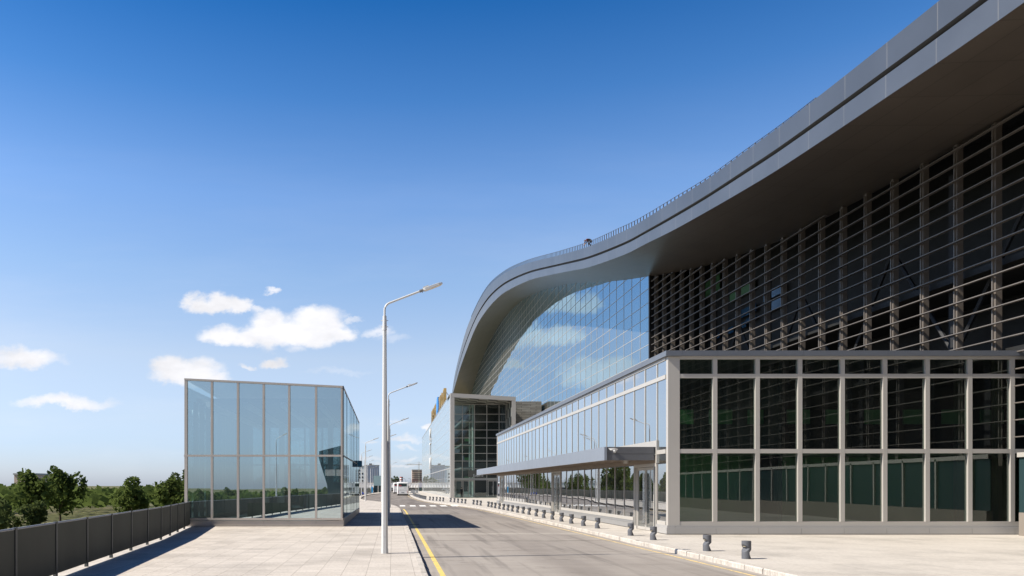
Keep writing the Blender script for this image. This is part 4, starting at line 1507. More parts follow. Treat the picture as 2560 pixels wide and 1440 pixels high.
hi.box(HX0 + 4.9, HX1 - 0.5, HY0 + 7.6, HY0 + 7.75, 4.8, 16.5)
hi.build('inner_wall', 'interior', hall)
hi = MB()
hi.box(HX0 + 0.2, HX1 - 0.2, HY0 + 6.0, HY1 - 0.3, 0.0, 0.03)
for z in (5.0, 9.2, 13.4):
    hi.box(HX0 + 2.6, HX0 + 4.6, HY0 + 9.0, HY0 + 40, z, z + 0.35)
hi.build('inner_floor', 'interior_mid', hall)
# entrance glazing
EY = 133.0
XV = [HX0 + 0.15, 12.17, 14.3, 16.45, 18.6, HX1 - W_ - 0.02]
ZH = [3.35, 5.0, 6.36, 7.7, 9.1, 10.4, 11.8, 13.19, 14.56, 16.25]
for i in range(5):
    for k in range(9):
        pane('entrance_pane', [(XV[i], EY, ZH[k]), (XV[i + 1], EY, ZH[k]), (XV[i + 1], EY, ZH[k + 1]), (XV[i], EY, ZH[k + 1])], 'glass_portal', hall, 0.006, 0.006)
    pane('entrance_pane', [(XV[i], EY, 0.05), (XV[i + 1], EY, 0.05), (XV[i + 1], EY, 3.0), (XV[i], EY, 3.0)], 'glass_portal', hall, 0.006, 0.006)
eg = MB()
for x in XV:
    eg.box(x - 0.05, x + 0.05, EY - 0.08, EY + 0.06, 0.0, 16.25)
for z in ZH[1:]:
    eg.box(XV[0], XV[-1], EY - 0.07, EY + 0.05, z - 0.045, z + 0.045)
eg.build('entrance_grid', 'frame', hall)
eg = MB()
eg.box(XV[0], XV[-1], EY - 0.5, EY + 0.05, 3.0, 3.38)
eg.build('door_lintel', 'frame_panel', hall)
for (xa, xb) in ((9.95, 12.1), (12.25, 14.25), (16.6, 18.5)):
    d = MB()
    for q in (xa, (xa + xb) / 2 - 0.06, xb - 0.12):
        d.box(q, q + 0.12, EY - 0.2, EY - 0.085, 0.02, 2.95)
    d.box(xa + 0.12, xb - 0.12, EY - 0.195, EY - 0.09, 2.82, 2.95)
    dr = d.build('entrance_door', 'frame', hall)
    h = MB()
    h.cyl((xa + xb) / 2 - 0.18, EY - 0.26, 0.8, 1.9, 0.03, n=8)
    h.build('door_handle', 'steel', dr)
sgn = MB()
sgn.box(13.1, 15.9, EY - 0.62, EY - 0.52, 3.5, 4.75)
sbd = sgn.build('sign_board', 'sign_board', hall)
# columns inside the doors
cc_ = MB()
cc_.cyl(14.36, 135.8, 0.03, 16.5, 0.27, n=20)
cc_.build('column', 'white_post', hall, smooth=True)
cc_ = MB()
cc_.box(13.62, 13.88, 135.9, 136.2, 0.03, 16.5)
cc_.build('column', 'white_post', hall)
for z in (3.2, 6.6, 10.0, 13.3):
    b_ = MB()
    b_.box(12.9, 14.0, 136.3, 136.6, z, z + 0.5)
    b_.build('bridge_beam', 'green_wall', hall)
for (xa, xb) in ((10.75, 11.35), (12.5, 13.5)):
    b_ = MB()
    b_.box(xa, xb, 134.2, 134.5, 0.35, 1.0)
    b_.build('inner_counter', 'white_post', hall)

def text_mesh(body, size, ext, loc, rot, mat, parent, name='letter', scale=(1, 1, 1)):
    cu = bpy.data.curves.new(name, 'FONT')
    cu.body = body
    cu.size = size
    cu.extrude = ext
    cu.align_x = 'CENTER'
    tmp = bpy.data.objects.new('tmp_text', cu)
    COL.objects.link(tmp)
    dg = bpy.context.evaluated_depsgraph_get()
    me = bpy.data.meshes.new_from_object(tmp.evaluated_get(dg))
    bpy.data.objects.remove(tmp)
    bpy.data.curves.remove(cu)
    me.materials.clear()
    me.materials.append(M[mat])
    mtx = Matrix.LocRotScale(Vector(loc), rot, Vector(scale))
    org = Vector((0, 0, 0))
    if parent is not None:
        q = parent
        while q.parent is not None: q = q.parent
        org = ORG.get(q.name, Vector((0, 0, 0)))
    me.transform(Matrix.Translation(-org) @ mtx)
    me.name = name
    o = bpy.data.objects.new(name, me)
    COL.objects.link(o)
    if parent is not None: o.parent = parent
    return o
from mathutils import Euler
ROT_LEFT = Euler((R(90), 0, R(-90))).to_quaternion()     # text facing -X, reading from +Y to -Y
ROT_FRONT = Euler((R(90), 0, 0)).to_quaternion()         # text facing -Y
text_mesh('Билет', 0.62, 0.02, (14.85, EY - 0.66, 3.60), ROT_FRONT, 'white_sign', sbd, 'lettering')
# rooftop letters
rs = thing('roof_sign', 'row of gold letters with a blue emblem standing on the glass hall roof edge', 'sign', (HX0 + 0.3, 166, 17.5))
for ch, yc in zip('НҰРЛЫ', (190.5, 186.3, 182.1, 177.9, 173.6)):
    text_mesh(ch, 3.9, 0.20, (HX0 + 0.3, yc, 17.8), ROT_LEFT, 'gold', rs, 'letter')
for ch, yc in zip('ЖОЛ', (157.6, 151.4, 145.4)):
    text_mesh(ch, 3.7, 0.25, (HX0 + 0.3, yc, 17.8), ROT_LEFT, 'gold', rs, 'letter', (1.6, 1, 1))
em = MB()
pts = [(0.0, 0.0), (0.0, 2.7), (1.5, 3.5), (3.1, 3.75), (5.2, 3.5), (5.2, 0.9), (3.4, 0.0)]
vs0 = [(HX0 + 0.05, 168.8 - a, 17.6 + b) for a, b in pts]
vs1 = [(HX0 + 0.55, 168.8 - a, 17.6 + b) for a, b in pts]
n_ = len(pts)
em.add(vs0 + vs1, [tuple(range(n_ - 1, -1, -1)), tuple(range(n_, 2 * n_))] + [(i, (i + 1) % n_, n_ + (i + 1) % n_, n_ + i) for i in range(n_)])
em.build('emblem', 'sign_blue', rs)
br = MB()
for y in (190, 182, 174, 167, 158, 151, 145):
    br.tube([(HX0 + 0.5, y, 20.0), (HX0 + 2.4, y, 17.4)], 0.06, 5)
br.box(HX0 + 0.15, HX0 + 0.55, 142.5, 192.5, 17.5, 17.72)
br.build('sign_brace', 'grey_rail', rs)
# white letters on the hall side
hs_ = thing('wall_sign', 'three white letters set one above another on the hall side glass', 'sign', (HX0 - 0.1, 196, 8))
for ch, zc in zip('ҚТЖ', (13.6, 9.9, 6.2)):
    text_mesh(ch, 4.0, 0.05, (HX0 - 0.12, 194.0, zc), ROT_LEFT, 'white_sign', hs_, 'letter', (2.2, 1, 1))

# stone block between hall and terminal
st = MB()
st.box(20.55, 27.0, 138.0, 150.0, 0, 17.35)
tag(st.build('stone_wall', 'stone'), 'coursed grey stone wall block in the gap between hall frame and blue glass facade', 'wall')

# ------------------------------------------------------------------ fences
def fence(name, path, label, h=1.28, gap=0.09, seg=2.5, mat='fence'):
    root = thing(name, label, 'fence', (path[0][0], path[0][1], 0))
    d = [0.0]
    for a, b in zip(path, path[1:]):
        d.append(d[-1] + math.hypot(b[0] - a[0], b[1] - a[1]))
    P = lambda s: (interp(d, [q[0] for q in path], s), interp(d, [q[1] for q in path], s))
    s = 0.0
    while s < d[-1] - 0.3:
        a, b = P(s), P(min(s + seg, d[-1]))
        mb = MB()
        L = math.hypot(b[0] - a[0], b[1] - a[1])
        tx, ty = (b[0] - a[0]) / L, (b[1] - a[1]) / L
        nrib = int(L / 0.10)
        v0, v1 = [], []
        for k in range(nrib * 2 + 1):
            q = L * k / (nrib * 2)
            o_ = 0.012 if (k // 1) % 2 else -0.012
            x, y = a[0] + tx * q - ty * o_, a[1] + ty * q + tx * o_
            v0.append((x, y, gap))
            v1.append((x, y, h))
        n = len(v0)
        mb.add(v0 + v1, [(k, k + 1, n + k + 1, n + k) for k in range(n - 1)])
        mb.build('fence_panel', mat, root)
        pm = MB()
        pm.box(a[0] - 0.04, a[0] + 0.04, a[1] - 0.04, a[1] + 0.04, 0.0, h + 0.05)
        pm.build('fence_post', 'fence_post', root)
        s += seg
    rl_ = MB()
    rl_.tube([(x, y, h + 0.02) for x, y in path], 0.025, 6)
    rl_.build('top_rail', 'grey_rail', root)
    return root
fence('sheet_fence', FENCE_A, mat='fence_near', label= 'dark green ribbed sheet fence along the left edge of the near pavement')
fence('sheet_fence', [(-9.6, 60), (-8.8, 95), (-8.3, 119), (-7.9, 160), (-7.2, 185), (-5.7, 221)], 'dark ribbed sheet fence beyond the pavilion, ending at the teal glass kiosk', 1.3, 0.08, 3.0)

# ------------------------------------------------------------------ far street: kiosk, totem, buses, barrier
k_ = thing('glass_kiosk', 'teal glass kiosk box at the far left kerb behind the lamp pole', 'kiosk', (-4.6, 221, 0))
b_ = MB()
b_.box(-5.6, -2.6, 221, 225, 1.95, 4.85)
b_.build('kiosk_upper', 'kiosk_glass', k_)
b_ = MB()
b_.box(-5.5, -4.4, 221.1, 225, 0.0, 1.95)
b_.box(-4.1, -2.7, 221.1, 225, 0.0, 1.95)
b_.build('kiosk_lower', 'kiosk_dark', k_)
b_ = MB()
b_.box(-4.40, -4.10, 220.95, 221.2, 0, 1.95)
b_.box(-5.62, -5.5, 220.95, 221.2, 0, 1.95)
b_.build('kiosk_frame', 'concrete', k_)
tt = thing('totem_sign', 'sky blue slab totem sign standing at the far left kerb', 'sign', (-5.4, 196, 0))
b_ = MB()
b_.box(-5.52, -5.12, 196, 196.25, 0.15, 1.75)
b_.build('totem_panel', 'totem_blue', tt)
b_ = MB()
b_.box(-5.56, -5.08, 195.97, 196.28, 0, 0.15)
b_.build('totem_base', 'white_sign', tt)
# blue bundle
tb = MB()
rings = []
for k, (z, r) in enumerate(((0, 0.5), (0.18, 0.55), (0.36, 0.42), (0.5, 0.2), (0.56, 0.03))):
    rings.append([(-6.75 + r * 0.9 * math.cos(a_ * math.pi / 5) * random.uniform(.85, 1.15), 168 + r * math.sin(a_ * math.pi / 5), z * random.uniform(0.9, 1.1)) for a_ in range(10)])
tb.rings(rings)
tag(tb.build('cloth_bundle', 'tarp_blue', smooth=True), 'small royal blue bundle on the far left pavement by the pavilion edge', 'bundle')

def bus(name, x, y, label):
    root = thing(name, label, 'bus', (x, y, -0.15))
    Wd, H, L = 2.5, 2.95, 11.0
    z0 = -0.15
    sec = []
    for (yy_, inset, zt, zb) in ((0.0, 0.16, H - 0.16, 0.38), (0.12, 0.05, H - 0.05, 0.32), (0.5, 0.0, H, 0.30), (L - 0.6, 0.0, H, 0.30), (L - 0.1, 0.06, H - 0.1, 0.34), (L, 0.2, H - 0.3, 0.4)):
        w = Wd / 2 - inset
        sec.append([(x - w, y + yy_, z0 + zb), (x + w, y + yy_, z0 + zb), (x + w, y + yy_, z0 + zt - 0.35), (x + w - 0.05, y + yy_, z0 + zt - 0.12), (x + w - 0.22, y + yy_, z0 + zt), (x - w + 0.22, y + yy_, z0 + zt), (x - w + 0.05, y + yy_, z0 + zt - 0.12), (x - w, y + yy_, z0 + zt - 0.35)])
    b = MB()
    b.rings(sec)
    body = b.build('body', 'bus_white', root, smooth=True)
    g = MB()
    g.box(x - 0.88, x + 0.88, y - 0.02, y + 0.03, z0 + 2.0, z0 + 2.62)
    rw = g.build('rear_window', 'bus_glass', root)
    g = MB()
    g.box(x - 0.86, x - 0.25, y - 0.03, y - 0.021, z0 + 2.02, z0 + 2.30)
    g.build('curtain', 'bus_red', rw)
    for s in (-1, 1):
        g = MB()
        xs = x + s * 1.252
        g.box(min(xs, xs - s * 0.02), max(xs, xs - s * 0.02), y + 0.7, y + L - 0.8, z0 + 1.55, z0 + 2.5)
        g.build('side_window', 'bus_glass', root)
        g = MB()
        for zz_ in (0.62, 0.92):
            g.box(x + s * 1.0 - 0.09, x + s * 1.0 + 0.09, y - 0.02, y + 0.1, z0 + zz_, z0 + zz_ + 0.10)
        g.build('tail_light', 'tail_red', root)
        g = MB()
        g.box(x + s * 1.30 - 0.07, x + s * 1.30 + 0.07, y + L - 0.2, y + L - 0.05, z0 + 1.7, z0 + 2.15)
        g.build('mirror', 'rubber', root)
        for wy in (2.6, L - 2.4):
            wh = MB()
            c = [(x + s * 1.22 - s * 0.28, y + wy, z0 + 0.46), (x + s * 1.22, y + wy, z0 + 0.46)]
            wh.tube(c, 0.46, 18)
            wh.build('wheel', 'rubber', root, smooth=True)
    g = MB()
    g.box(x - 0.98, x + 0.98, y + 0.02, y + 0.3, z0 + 0.18, z0 + 0.38)
    g.build('bumper', 'rubber', root)
    g = MB()
    g.box(x - 0.30, x + 0.30, y - 0.025, y + 0.0, z0 + 0.66, z0 + 0.78)
    g.build('number_plate', 'plate', root)
    g = MB()
    xx = x - 0.9
    while xx < x + 0.9:
        hh = random.uniform(0.05, 0.17)
        g.box(xx, xx + 0.05, y - 0.012, y + 0.002, z0 + 1.14, z0 + 1.14 + hh)
        xx += random.uniform(0.09, 0.16)
    g.box(x + 0.3, x + 0.85, y - 0.012, y + 0.002, z0 + 1.62, z0 + 1.70)
    g.build('rear_lettering', 'script_grey', root)
    return root
for bus_root in (bus('coach_bus', 2.15, 165.0, 'white coach bus seen from behind, the nearer one against the right kerb'),
                 bus('coach_bus', 1.35, 203.0, 'white coach bus farther off, half hidden behind the nearer bus')):
    bus_root.rotation_euler = (0, 0, R(-1.5))

# trolleys beside the bus
def trolley(x, y, label):
    root = thing('luggage_trolley', label, 'trolley', (x, y, 0), 'grey wheeled trolleys beside the bus')
    f = MB()
    f.tube([(x - .3, y - .5, .2), (x - .3, y + .5, .2), (x - .3, y + .55, 1.05), (x + .3, y + .55, 1.05), (x + .3, y + .5, .2), (x + .3, y - .5, .2), (x - .3, y - .5, .2)], 0.035, 6)
    f.box(x - .3, x + .3, y - .45, y + .45, .22, .27)
    f.build('trolley_frame', 'steel', root)
    for sx_ in (-.28, .28):
        for sy_ in (-.4, .42):
            w = MB()
            w.tube([(x + sx_ - .03, y + sy_, .1), (x + sx_ + .03, y + sy_, .1)], .1, 10)
            w.build('wheel', 'rubber', root, smooth=True)
    g = MB()
    g.box(x - .26, x + .26, y - .35, y + .3, .27, .85)
    g.build('load', 'grey_rail', root)
    return root
trolley(4.75, 188.0, 'grey loaded trolley on the pavement just right of the nearer bus')
trolley(5.35, 192.0, 'grey loaded trolley in the middle of the three right of the bus')
trolley(5.9, 186.0, 'grey trolley farthest right of the three beside the bus')

# raised white walkway across the end of the street
br = thing('white_walkway', 'long white clad walkway bridge with railing across the far end of the street', 'bridge', (0, 275, 0))
b_ = MB()
vs0, vs1 = [], []
x = -70.0
k = 0
while x < 30:
    o_ = 0.06 if k % 2 else -0.06
    vs0.append((x, 275 + o_, 1.2))
    vs1.append((x, 275 + o_, 2.9))
    x += 0.5
    k += 1
n_ = len(vs0)
b_.add(vs0 + vs1, [(i, i + 1, n_ + i + 1, n_ + i) for i in range(n_ - 1)])
b_.build('cladding', 'cladding', br)
b_ = MB()
b_.box(-70, 30, 275.1, 279, 1.1, 1.3)
b_.box(-70, 30, 274.85, 275.1, 2.9, 3.0)
b_.build('deck', 'concrete', br)
b_ = MB()
for i in range(60):
    b_.box(-70 + i * 1.7 - 0.05, -70 + i * 1.7 + 0.05, 275.0, 275.1, 3.0, 3.6)
b_.box(-70, 30, 275.02, 275.08, 3.55, 3.63)
b_.box(-70, 30, 275.02, 275.08, 3.25, 3.30)
b_.build('railing', 'grey_rail', br)
for x in (-60, -48, -36, -24, -12.5, 8.4, 20):
    b_ = MB()
    b_.box(x - 0.35, x + 0.35, 276, 278, -0.15, 1.1)
    b_.build('pier', 'concrete', br)
dw = MB()
dw.box(-70, 30, 290, 291, -6, 1.35)
tag(dw.build('retaining_wall', 'dark_wall'), 'dark retaining wall seen in the gap below the white walkway', 'wall')
# parked cars under the walkway
def car(x, y, mat, label):
    root = thing('parked_car', label, 'car', (x, y, -0.15), 'cars parked beneath the walkway')
    z = -0.15 + 0.0
    b = MB()
    P = [(-2.1, .35), (-2.1, .75), (-1.9, .85), (-1.1, .92), (-.5, 1.42), (.9, 1.45), (1.6, .95), (2.1, .85), (2.15, .4)]
    b.rings([[(x + px_, y - .82, z + pz_) for px_, pz_ in P], [(x + px_, y + .82, z + pz_) for px_, pz_ in P]])
    b.build('body', mat, root)
    g = MB()
    P2 = [(-.95, .95), (-.45, 1.36), (.82, 1.38), (1.4, .98)]
    for s in (-1, 1):
        yy_ = y + s * .83
        g.add([(x + a, yy_, z + c) for a, c in P2], [(0, 1, 2, 3)])
    g.build('side_window', 'bus_glass', root)
    for sx_ in (-1.35, 1.35):
        for s in (-1, 1):
            w = MB()
            w.tube([(x + sx_, y + s * .62, z + .31), (x + sx_, y + s * .84, z + .31)], .31, 14)
            w.build('wheel', 'rubber', root, smooth=True)
    return root
car(-10.0, 283, 'car_white', 'white car parked under the walkway, seen left of the blue totem')
car(-7.0, 284, 'car_dark', 'dark car parked under the walkway just behind the blue totem')
car(-1.2, 284, 'car_silver', 'silver car parked under the walkway left of the buses')
# booth by the hall
bo = thing('guard_booth', 'slim grey booth with dark glazed base at the far corner of the hall', 'booth', (9.6, 262, 0))
b_ = MB()
b_.box(9.0, 10.2, 262, 263.5, 1.3, 2.9)
b_.build('booth_top', 'tower_grey', bo)
b_ = MB()
b_.box(9.1, 10.2, 262.05, 263.5, 0, 1.3)
b_.build('booth_base', 'kiosk_dark', bo)
b_ = MB()
b_.cyl(8.75, 261, 0, 3.1, 0.10, n=10)
tag(b_.build('post', 'grey_rail', smooth=True), 'thin grey post standing just left of the guard booth', 'post')

# ------------------------------------------------------------------ far town
def far_block(name, label, cat, u0, u1, vtop, y, depth, mat, wins=None, vbot=None):
    x0, x1 = (u0 - U0) * y / F, (u1 - U0) * y / F
    zt = CAMZ + (V0 - vtop) * y / F
    root = thing(name, label, cat, ((x0 + x1) / 2, y, -6))
    b = MB()
    b.box(x0, x1, y, y + depth, -6, zt)
    b.build('wall', mat, root)
    r = MB()
    r.box(x0 - 0.3, x1 + 0.3, y - 0.3, y + depth, zt, zt + 0.5)
    r.build('parapet', 'concrete', root)
    return root, x0, x1, zt
w1, x0, x1, zt = far_block('white_building', 'white far building with scattered dark windows at the pavilion edge', 'building', 830, 912, 1166, 560, 20, 'white_wall')
for i in range(8):
    for k in range(6):
        if (i * 7 + k * 3) % 4 == 0: continue
        g = MB()
        xx = x1 - 1.6 - i * 2.4
        g.box(xx - 0.5, xx + 0.5, 559.9, 560.05, zt - 2.2 - k * 2.6 - 1.2, zt - 2.2 - k * 2.6)
        g.build('window', 'void', w1)
tw, x0, x1, zt = far_block('clad_tower', 'blue grey sheet clad tower block behind the street lamps', 'building', 912, 947, 1164, 600, 14, 'tower_grey')
g = MB()
for i in range(6):
    xx = lerp(x0, x1, (i + 0.5) / 6)
    g.box(xx - 0.12, xx + 0.12, 599.85, 600, -6, zt - 1.0)
g.box(x0, x1, 599.8, 600, zt - 1.4, zt - 1.0)
g.build('cladding_rib', 'concrete', tw)
g = MB()
g.box(lerp(x0, x1, .3), lerp(x0, x1, .5), 603, 606, zt + 0.5, zt + 1.8)
g.build('roof_unit', 'dark_wall', tw)
bb, x0, x1, zt = far_block('brick_tower', 'unfinished brick apartment tower under a crane in the distance', 'building', 1030, 1060, 1175, 800, 14, 'brick_far')
g = MB()
g.box(x0 - 0.05, x1 + 0.05, 799.7, 800, -6, 8.0)
g.build('lower_wall', 'brick_red', bb)
for i in range(6):
    for k in range(8):
        g = MB()
        xx = lerp(x0, x1, (i + 0.5) / 6)
        z = zt - 1.2 - k * 2.1
        w = 0.9 if i == 3 else 0.5
        g.box(xx - w, xx + w, 799.5, 799.72, z - 1.1, z)
        g.build('window', 'void', bb)
cr = thing('tower_crane', 'pale tower crane with long jib above the brick tower', 'crane', (27.5, 805, 0))
xm = (1047 - U0) * 795 / F
zj = CAMZ + (V0 - 1162) * 795 / F
g = MB()
for s in (-.6, .6):
    g.box(xm + s - .13, xm + s + .13, 795, 795.3, -6, zj + 3)
z = -6
while z < zj:
    g.tube([(xm - .6, 795.1, z), (xm + .6, 795.1, z + 2)], .08, 4)
    z += 2
g.build('mast', 'crane', cr)
g = MB()
xa, xb = (1012 - U0) * 795 / F, (1058 - U0) * 795 / F
g.box(xa, xb, 795, 795.3, zj - .2, zj + .1)
g.box(xa + 2, xb - 1, 795, 795.3, zj + .75, zj + .95)
xx = xa + 2
while xx < xb - 2:
    g.tube([(xx, 795.1, zj), (xx + .8, 795.1, zj + .8)], .07, 4)
    xx += .8
g.tube([(xm, 795.1, zj + 3.2), (xa + 4, 795.1, zj + .8)], .07, 4)
g.tube([(xm, 795.1, zj + 3.2), (xb - .5, 795.1, zj + .8)], .07, 4)
g.build('jib', 'crane', cr)
ch = thing('striped_chimney', 'squat red and white striped chimney above the bus roof', 'chimney', ((1003.5 - U0) * 480 / F, 480, -6))
xc = (1003.5 - U0) * 480 / F
zt = CAMZ + (V0 - 1192) * 480 / F
z = zt
k = 0
while z > -6:
    g = MB()
    g.cyl(xc, 480, max(z - .75, -6), z, 1.02, 1.0, 20)
    g.build('band', 'red_band' if k % 2 == 0 else 'white_wall', ch, smooth=True)
    z -= .75
    k += 1
    if k > 9:
        g = MB(); g.cyl(xc, 480, -6, z, 1.03, 1.02, 20); g.build('base', 'concrete', ch, smooth=True)
        break
# goose neck pipes
for u, lab in ((1013.5, 'left thin goose neck lamp mast behind the bus roof'), (1027, 'right thin goose neck lamp mast left of the brick tower')):
    y = 420
    x = (u - U0) * y / F
    zt = CAMZ + (V0 - 1196) * y / F
    g = MB()
    s = 1 if u < 1020 else 1
    g.tube([(x, y, -6), (x, y, zt - 1.0), (x - .25 * s, y, zt - .3), (x - .8 * s, y, zt), (x - 1.5 * s, y, zt - .1)], .10, 6)
    tag(g.build('lamp_mast', 'grey_rail', smooth=True), lab, 'lamp mast')

# ------------------------------------------------------------------ trees
def crown_mesh(name, seed, n=1100, r=(2.0, 2.0, 2.4), leaf=0.34):
    rnd = random.Random(seed)
    lumps = [(rnd.gauss(0, .45), rnd.gauss(0, .45), rnd.uniform(-.55, .75), rnd.uniform(.35, .6)) for _ in range(11)]
    mb = MB()
    while len(mb.f) < n:
        l = rnd.choice(lumps)
        d = Vector((rnd.gauss(0, 1), rnd.gauss(0, 1), rnd.gauss(0, 1))).normalized() * l[3] * rnd.uniform(.55, 1.0) ** .5
        c = Vector(((l[0] + d.x) * r[0], (l[1] + d.y) * r[1], (l[2] + d.z) * r[2]))
        a = Vector((rnd.gauss(0, 1), rnd.gauss(0, 1), rnd.gauss(0, .6))).normalized()
        b = a.cross(Vector((rnd.gauss(0, 1), rnd.gauss(0, 1), rnd.gauss(0, 1)))).normalized()
        s = leaf * rnd.uniform(.6, 1.3)
        mb.add([c - a * s, c - b * s * .6, c + a * s, c + b * s * .6], [(0, 1, 2, 3)])
    return mb
TREE_PROTO = []
def make_tree(seed, h, mat, label):
    root = thing('tree', label, 'tree', (0, 0, 0))
    t_ = MB()
    t_.tube([(0, 0, 0), (.05, .03, h * .3), (-.04, .06, h * .6), (.02, 0, h * .85)], [.17, .13, .08, .03], 8)
    for k in range(5):
        a = k * 1.3 + seed
        z = h * (.35 + .09 * k)
        t_.tube([(0, 0, z), (math.cos(a) * .7, math.sin(a) * .7, z + .7), (math.cos(a) * 1.2, math.sin(a) * 1.2, z + 1.2)], [.06, .04, .02], 5)
    t_.build('trunk', 'trunk', root)
    c = crown_mesh('crown', seed, 1300, (h * .27, h * .27, h * .34), h * .042)
    for v in c.v: v.z += h * .62
    c.build('crown', mat, root)
    return root
protos = [make_tree(3, 7.5, 'leaf', ''), make_tree(8, 7.5, 'leaf', ''), make_tree(15, 7.5, 'leaf_pale', '')]
used = [False] * 3
def plant(k, x, y, z, s, label, group=None):
    o = protos[k] if not used[k] else copy_tree(protos[k])
    used[k] = True
    o.location = (x, y, z)
    o.scale = (s, s, s * random.uniform(.92, 1.08))
    o.rotation_euler = (0, 0, random.uniform(0, 6.28))
    o['label'] = label
    if group: o['group'] = group
rnd = random.Random(21)
TG = 'trees below the left fence'
for i in range(46):
    y = rnd.uniform(30, 290)
    x = -17 - rnd.uniform(0, 1) ** 1.5 * 45
    s = rnd.uniform(.85, 1.35)
    if y > 110: s *= rnd.uniform(1.1, 1.45)
    plant(i % 3 if i % 3 < 2 or i % 2 else 0, x, y, -6, s, 'leafy green tree on low ground beyond the left fence', TG)
for i in range(14):
    plant(i % 2, rnd.uniform(-45, -8), rnd.uniform(-120, -50), -6, rnd.uniform(.8, 1.05), 'leafy green tree on low ground beyond the left fence', TG)
# the tree seen over the walkway
plant(2, (990 - U0) * 400 / F, 400, -6, 1.75, 'round green tree rising over the white walkway behind the lamp poles')
# wood: a mass of foliage far off
wd = MB()
rw_ = random.Random(5)
def wood(xa, xb, ya, yb, n, ztop, zj_, leaf):
    for _ in range(n):
        x, y = rw_.uniform(xa, xb), rw_.uniform(ya, yb)
        top = ztop + zj_ * (math.sin(x * .13 + y * .07) * .5 + math.sin(x * .31 - y * .23) * .35 + rw_.uniform(-.3, .3))
        z = -6 + (top + 6) * rw_.uniform(.2, 1) ** .5
        a = Vector((rw_.gauss(0, 1), rw_.gauss(0, 1), rw_.gauss(0, .6))).normalized()
        b = a.cross(Vector((rw_.gauss(0, 1), rw_.gauss(0, 1), rw_.gauss(0, 1)))).normalized()
        s = leaf * rw_.uniform(.6, 1.4)
        c = Vector((x, y, z))
        wd.add([c - a * s, c - b * s * .7, c + a * s, c + b * s * .7], [(0, 1, 2, 3)])
wood(-130, -60, -120, 300, 9000, 0.8, 1.6, 1.1)
wood(-130, -4, -160, -95, 6000, -0.6, 1.0, 1.1)
wood(-200, 120, 420, 470, 3000, -2.5, 1.2, 1.4)
tag(wd.build('far_wood', 'leaf'), 'far green wood beyond the fence', 'wood', kind='stuff')

# ------------------------------------------------------------------ buildings behind the viewpoint (mirrored in the glass)
bh = thing('rear_building', 'dark building with curved overhanging roof behind the viewpoint', 'building', (10, -75, 0))
b_ = MB()
prof2 = [(-11.9, 0), (-12.3, 2.5), (-13.1, 5.0), (-13.9, 7.4), (-13.9, 8.2), (-9, 9.4), (0, 9.9), (26, 11.0), (26, 0)]
b_.rings([[(x, -60, z) for x, z in prof2], [(x, -90, z) for x, z in prof2]])
b_.build('roof_shell', 'kiosk_dark', bh)
b_ = MB()
for k in range(3):
    b_.box(-12.6 + 2.2 * k, -10.6 + 2.2 * k, -59.95, -59.8, 4.0, 5.2)
b_.build('window', 'lens', bh)  # warm lens colour stands in for the glow of lit windows
# small town far to the left (seen mirrored in the street windows)
for i, (x, y, w, h, mat, lab) in enumerate(((-95, 150, 16, 10, 'concrete', 'pale grey block beyond the trees to the left'), (-120, 205, 26, 9.5, 'white_wall', 'white long block beyond the trees to the left'), (-85, 92, 9, 8.6, 'red_shop', 'red roofed shed beyond the trees to the left'), (-140, 300, 22, 12, 'brick_far', 'brick block beyond the trees to the left'))):
    root = thing('town_block', lab, 'building', (x, y, -6))
    b_ = MB()
    b_.box(x - 4, x + 4, y - w / 2, y + w / 2, -6, -6 + h)
    b_.build('wall', mat, root)
    b_ = MB()
    b_.box(x - 4.3, x + 4.3, y - w / 2 - .3, y + w / 2 + .3, -6 + h, -5.4 + h)
    b_.build('roof', 'concrete', root)

# ------------------------------------------------------------------ people
def skin_body(name, joints, edges, mat, parent, subdiv=2):
    """one continuous skinned surface; joints: name -> (x, y, z, rx, ry)"""
    keys = list(joints)
    me = bpy.data.meshes.new(name)
    me.from_pydata([joints[k][:3] for k in keys], [(keys.index(a), keys.index(b)) for a, b in edges], [])
    o = bpy.data.objects.new(name, me)
    COL.objects.link(o)
    sk = o.modifiers.new('skin', 'SKIN')
    sk.use_smooth_shade = True
    lay = me.skin_vertices[0].data if me.skin_vertices else None
    if lay is None:
        me.skin_vertices_add() if hasattr(me, 'skin_vertices_add') else None
    return o, keys
def figure(name, label, loc, rz, J, mats, scale=1.0):
    root = thing(name, label, 'person', loc)
    root.rotation_euler = (0, 0, rz)
    def limb(nm, chain, mat, n=12, squash=1.0):
        mb = MB()
        pts = [Vector(c[:3]) for c in chain]
        rr = [c[3] for c in chain]
        # resample smoothly
        P = smoothcurve(pts, 4)
        r2 = []
        for i in range(len(P)):
            q = i / 4
            k = min(int(q), len(rr) - 2)
            r2.append(lerp(rr[k], rr[k + 1], q - k))
        mb.tube(P, r2, n)
        return mb
    return root, limb
